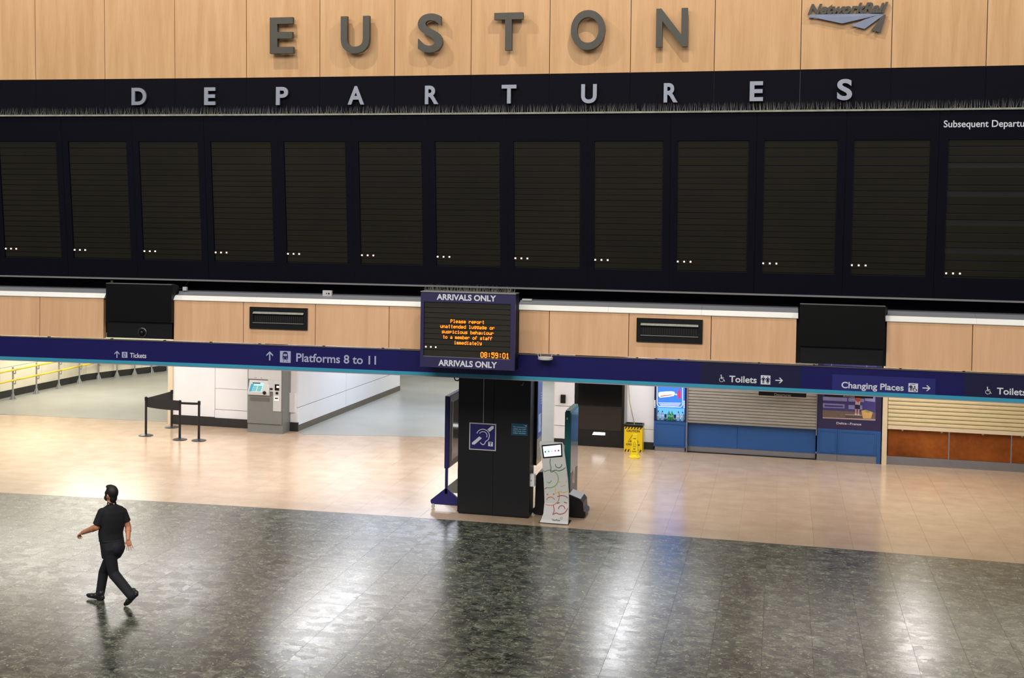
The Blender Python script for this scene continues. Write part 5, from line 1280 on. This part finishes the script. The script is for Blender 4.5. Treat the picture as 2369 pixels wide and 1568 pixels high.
# ------------------------------------------------------------ the walking man
Y0 = 17.70
def J(px, py, dy=0.): return V(px, py, Y0+dy)
fd = Vector((-.80, .60, 0)); rt_ = Vector((.60, .80, 0)); up = Vector((0, 0, 1))
basep = G(258, 1396)
pn = thing('person', 'man in black short-sleeved shirt, dark trousers and face mask walking left, seen from behind', 'person', (basep.x, basep.y, 0))
def solid(mb, name, material, parent, vox=.011, sm=6):
    me = bpy.data.meshes.new('tmp'); me.from_pydata([tuple(p) for p in mb.v], [], mb.f)
    bm = bmesh.new(); bm.from_mesh(me); bmesh.ops.recalc_face_normals(bm, faces=bm.faces); bm.to_mesh(me); bm.free()
    o = bpy.data.objects.new('tmp', me); COL.objects.link(o)
    r = o.modifiers.new('r', 'REMESH'); r.mode = 'VOXEL'; r.voxel_size = vox
    s_ = o.modifiers.new('s', 'SMOOTH'); s_.iterations = sm; s_.factor = .5
    dg = bpy.context.evaluated_depsgraph_get(); ev = bpy.data.meshes.new_from_object(o.evaluated_get(dg))
    bpy.data.objects.remove(o); bpy.data.meshes.remove(me)
    org = WLOC[parent]
    for v_ in ev.vertices: v_.co -= org
    ev.materials.clear(); ev.materials.append(material); ev.polygons.foreach_set('use_smooth', [True]*len(ev.polygons)); ev.name = name
    ob = bpy.data.objects.new(name, ev); COL.objects.link(ob); ob.parent = parent; WLOC[ob] = org
    return ob
shL, shR = J(236, 1185, -.13), J(284, 1184, .13)
elL, elR = J(223.5, 1219, -.17), J(296.5, 1219, .15)
wrL, wrR = J(191, 1232, -.06), J(296.5, 1247, .04)
neck0, neck1 = J(260, 1172), J(257, 1158, .02)
headc = J(257.5, 1143, .01)
hipL, hipR = J(253, 1272, -.08), J(263, 1272, .08)
knL, knR = J(263, 1327, -.05), J(240, 1322, .17)
anL, anR = J(304, 1377, -.16), J(231, 1377, .13)
def ring(px, py, a_, b_, dy=0., bk=0.): c = J(px, py, dy)-fd*bk; return (c, rt_*a_, fd*b_)
def torso(e):
    return [ring(260, 1171, .07+e, .07+e), ring(260, 1177, .155+e, .085+e), ring(260, 1184, .185+e, .105+e), ring(260, 1198, .188+e, .118+e), ring(259, 1215, .180+e, .122+e), ring(256, 1232, .175+e, .128+e), ring(257.5, 1248, .172+e, .135+e), ring(259, 1262, .175+e, .14+e)]
HZ = Vector((0, 0, 1))
# body: one continuous surface (torso, neck, head, arms, legs) under the clothes
b_ = MB()
b_.loft(torso(-.012)+[ring(258.5, 1274, .16, .125), ring(258, 1284, .13, .11)])
b_.limb([neck0, neck1], [.062, .058])
fh = Vector((-.95, .312, 0)); rh = Vector((.312, .95, 0)); hx = (fh, rh, HZ)
b_.ball(headc+HZ*.01, .098, .078, .112, 22, 16, ax=hx); b_.ball(headc+fh*.03-HZ*.06, .068, .058, .06, 16, 10, ax=hx)
nose = headc+fh*.108-HZ*.018; b_.ball(nose, .018, .012, .02, 10, 8, ax=hx); b_.ball(headc+fh*.09+HZ*.02, .018, .05, .012, 10, 8, ax=hx)
b_.ball(headc+fh*.088-HZ*.075, .02, .025, .018, 10, 8, ax=hx)
for s_ in (-1, 1): b_.ball(headc+rh*.080*s_-fh*.008-HZ*.015, .02, .010, .032, 10, 8, ax=hx)
b_.limb([shL, elL, wrL], [.058, .050, .031]); b_.limb([shR, elR, wrR], [.058, .048, .030])
mL = elL.lerp(wrL, .3); b_.limb([elL, mL], [.047, .049]); mR = elR.lerp(wrR, .3); b_.limb([elR, mR], [.046, .048])
b_.limb([hipL, knL, anL], [.082, .060, .042]); b_.limb([hipR, knR, anR], [.082, .060, .042])
def hand(m, wr, d, side, nrm, curl, splay=.16):
    d = d.normalized(); nrm = (nrm-d*nrm.dot(d)).normalized(); lat = d.cross(nrm).normalized()*side
    pc_ = wr+d*.055
    m.ball(wr+d*.045, .055, .038, .018, 14, 10, ax=(d, lat, nrm)); m.ball(wr+d*.075, .028, .040, .016, 14, 10, ax=(d, lat, nrm))
    for k, (off, ln_) in enumerate(((-.033, .074), (-.0115, .086), (.0105, .082), (.032, .064))):
        p = wr+d*.085+lat*off; dd = (d+lat*off/.03*splay).normalized(); pts = [p-d*.02, p]
        an = 0
        for f_ in (.42, .33, .25):
            an += curl; pts.append(pts[-1]+(dd*math.cos(an)+nrm*math.sin(an))*ln_*f_)
        m.limb(pts, [.0085, .0082, .0078, .0072, .006], 8)
    t0_ = wr+d*.02-lat*.028; td = (d*.75-lat*.65+nrm*.3*curl).normalized()
    m.limb([wr+d*.015-lat*.012, t0_, t0_+td*.034, t0_+td*.034+(td+d*.3+nrm*curl*.6).normalized()*.028], [.013, .013, .011, .009], 8)
hand(b_, wrR, J(299.5, 1262, .03)-wrR, -1, -FV, .10, .28)
hand(b_, wrL, (wrL-elL)+Vector((0, 0, -.03)), 1, Vector((0, 0, -1))+rt_*.3, .75, .05)
body = solid(b_, 'body', SKIN, pn, .0052, 2)
# shirt with sleeves
b_ = MB(); b_.loft(torso(.010)[:-1]); 
sl = shL.lerp(elL, .98); sr = shR.lerp(elR, .66)
b_.ball(shL, .067, .067, .067); b_.cyl(shL, shL.lerp(elL, .86), .067, .073, 16); b_.ball(shR, .067, .067, .067); b_.cyl(shR, sr, .067, .071, 16)
b_.loft([ring(259.5, 1166, .062, .062), ring(260, 1169.5, .10, .075), ring(260, 1174, .165, .085), ring(260, 1180, .19, .09)])
shirt = solid(b_, 'shirt', SHIRT, pn, .0095, 5)
m = MB(); cc = J(258.5, 1163.5, .01)
m.loft([(cc-HZ*.015, rt_*.068, fd*.068), (cc+HZ*.018, rt_*.062, fd*.064)], 20); m.build('collar', SHIRT, shirt, smooth=True)
m = MB(); q_ = cc-fd*.069+HZ*.002-rt_*.0; m.box(q_.x-.012, q_.x+.012, q_.y-.004, q_.y+.002, q_.z-.004, q_.z+.004); q2 = cc-rt_*.062-fd*.03; m.box(q2.x-.01, q2.x+.01, q2.y-.004, q2.y+.002, q2.z-.004, q2.z+.004); m.build('collar_clip', SIGNW, shirt)
# trousers
b_ = MB()
b_.loft([ring(258, 1246, .176, .140), ring(259, 1256, .182, .146, 0, .01), ring(260, 1266, .180, .152, 0, .02), ring(259, 1277, .165, .140, 0, .015), ring(257, 1290, .135, .118)])
b_.ball(J(268, 1268, -.05), .10, .10, .11); b_.ball(J(272, 1266, .08), .10, .10, .11)
b_.limb([hipL, knL], [.098, .080]); b_.limb([knL, anL.lerp(knL, -.0)], [.082, .072])
b_.limb([hipR, knR], [.096, .076]); b_.limb([knR, anR.lerp(knR, .04)], [.077, .066])
for kn, an_, r_ in ((knL, anL, .076), (knR, anR, .068)):
    for t_ in (.35, .62, .86): b_.ball(kn.lerp(an_, t_), r_+.004, r_+.004, .014, ax=None)
trou = solid(b_, 'trousers', TROUS, pn, .0105, 4)
m = MB(); cc = J(257.8, 1247); m.loft([(cc-HZ*.02, rt_*.183, fd*.146), (cc+HZ*.012, rt_*.181, fd*.144)], 28); m.build('waistband', TROUS, trou, smooth=True)
# shoes
def shoe(heel, toe, upv, name):
    d = (toe-heel); L = d.length; d.normalize(); upv = (upv-d*upv.dot(d)).normalized(); lat = d.cross(upv)
    m = MB()
    for t_, w_, h_ in ((.10, .036, .048), (.28, .036, .055), (.5, .038, .046), (.72, .047, .036), (.9, .040, .028)):
        m.ball(heel+d*L*t_+upv*(h_*.75), .055, w_, h_, 16, 10, ax=(d, lat, upv))
    m.ball(heel+d*L*.16+upv*.09, .045, .040, .05, 14, 10, ax=(d, lat, upv))
    o = solid(m, 'shoe', SHOE, pn, .008, 4)
    s_ = MB(); 
    pts = []
    for t_, w_ in ((0.0, .024), (.08, .036), (.3, .034), (.5, .034), (.72, .047), (.9, .040), (1., .022)): pts.append((t_, w_))
    ringp = [heel+d*L*t_+lat*w_ for t_, w_ in pts]+[heel+d*L*t_-lat*w_ for t_, w_ in reversed(pts)]
    n_ = len(ringp); s_.add([p for p in ringp]+[p+upv*.018 for p in ringp], [tuple(range(n_)), tuple(range(n_, 2*n_))[::-1]]+[(i, (i+1) % n_, n_+(i+1) % n_, n_+i) for i in range(n_)])
    s_.build('sole', BLACK, o); return o
gF = G(238, 1388.5); gT = G(205.5, 1383.5)
dF = (gT-gF).normalized(); shoe(Vector((gF.x, gF.y, .005)), Vector((gF.x, gF.y, .028))+dF*.27, up, 'front')
gR = G(291, 1402.5); toeR = Vector((gR.x, gR.y, .012)); heelR = J(322, 1371, -.15)
hd_ = (heelR-toeR).normalized(); shoe(toeR+hd_*.275, toeR, Vector((fd.x*.6, fd.y*.6, .6)), 'rear')
# hair: cap over the skull, quiff at front, trimmed neck line
b_ = MB(); b_.ball(headc-fh*.016+HZ*.032, .102, .086, .106, 22, 16, ax=hx); b_.ball(headc-fh*.045-HZ*.045, .052, .062, .07, 16, 12, ax=hx); b_.ball(headc-fh*.035-HZ*.085, .045, .052, .04, 16, 12, ax=hx); b_.ball(headc+fh*.050+HZ*.108, .044, .05, .026, 14, 10, ax=hx)
b_.ball(headc+fh*.02+HZ*.105, .06, .062, .035, 14, 10, ax=hx)
for s_ in (-1, 1): b_.ball(headc+rh*.068*s_+fh*.03+HZ*.02, .035, .018, .045, 12, 8, ax=hx)
solid(b_, 'hair', HAIR, pn, .007, 2)
b_ = MB(); b_.ball(headc+fh*.062-HZ*.058, .064, .066, .052, 18, 12, ax=hx); b_.ball(headc+fh*.09-HZ*.035, .032, .035, .03, 12, 8, ax=hx)
mk = solid(b_, 'face_mask', mat('black_face_mask', (24, 22, 24), .8), pn, .007, 2)
m = MB()
for s_ in (-1, 1): m.tube([headc+rh*.07*s_+fh*.05-HZ*.03, headc+rh*.086*s_+fh*.0-HZ*.0, headc+rh*.088*s_-fh*.018-HZ*.02, headc+rh*.07*s_+fh*.03-HZ*.065], .0025, 6)
m.build('ear_loop', BLACK, mk)
for s_ in (-1, 1):
    m = MB(); e = headc+rh*.032*s_+fh*.088+HZ*.002; m.ball(e, .012, .014, .011, 10, 8, ax=hx); ey_ = m.build('eye', SIGNW, body); 
    m = MB(); m.ball(e+fh*.009, .005, .006, .006, 8, 6, ax=hx); m.build('iris', HAIR, body)
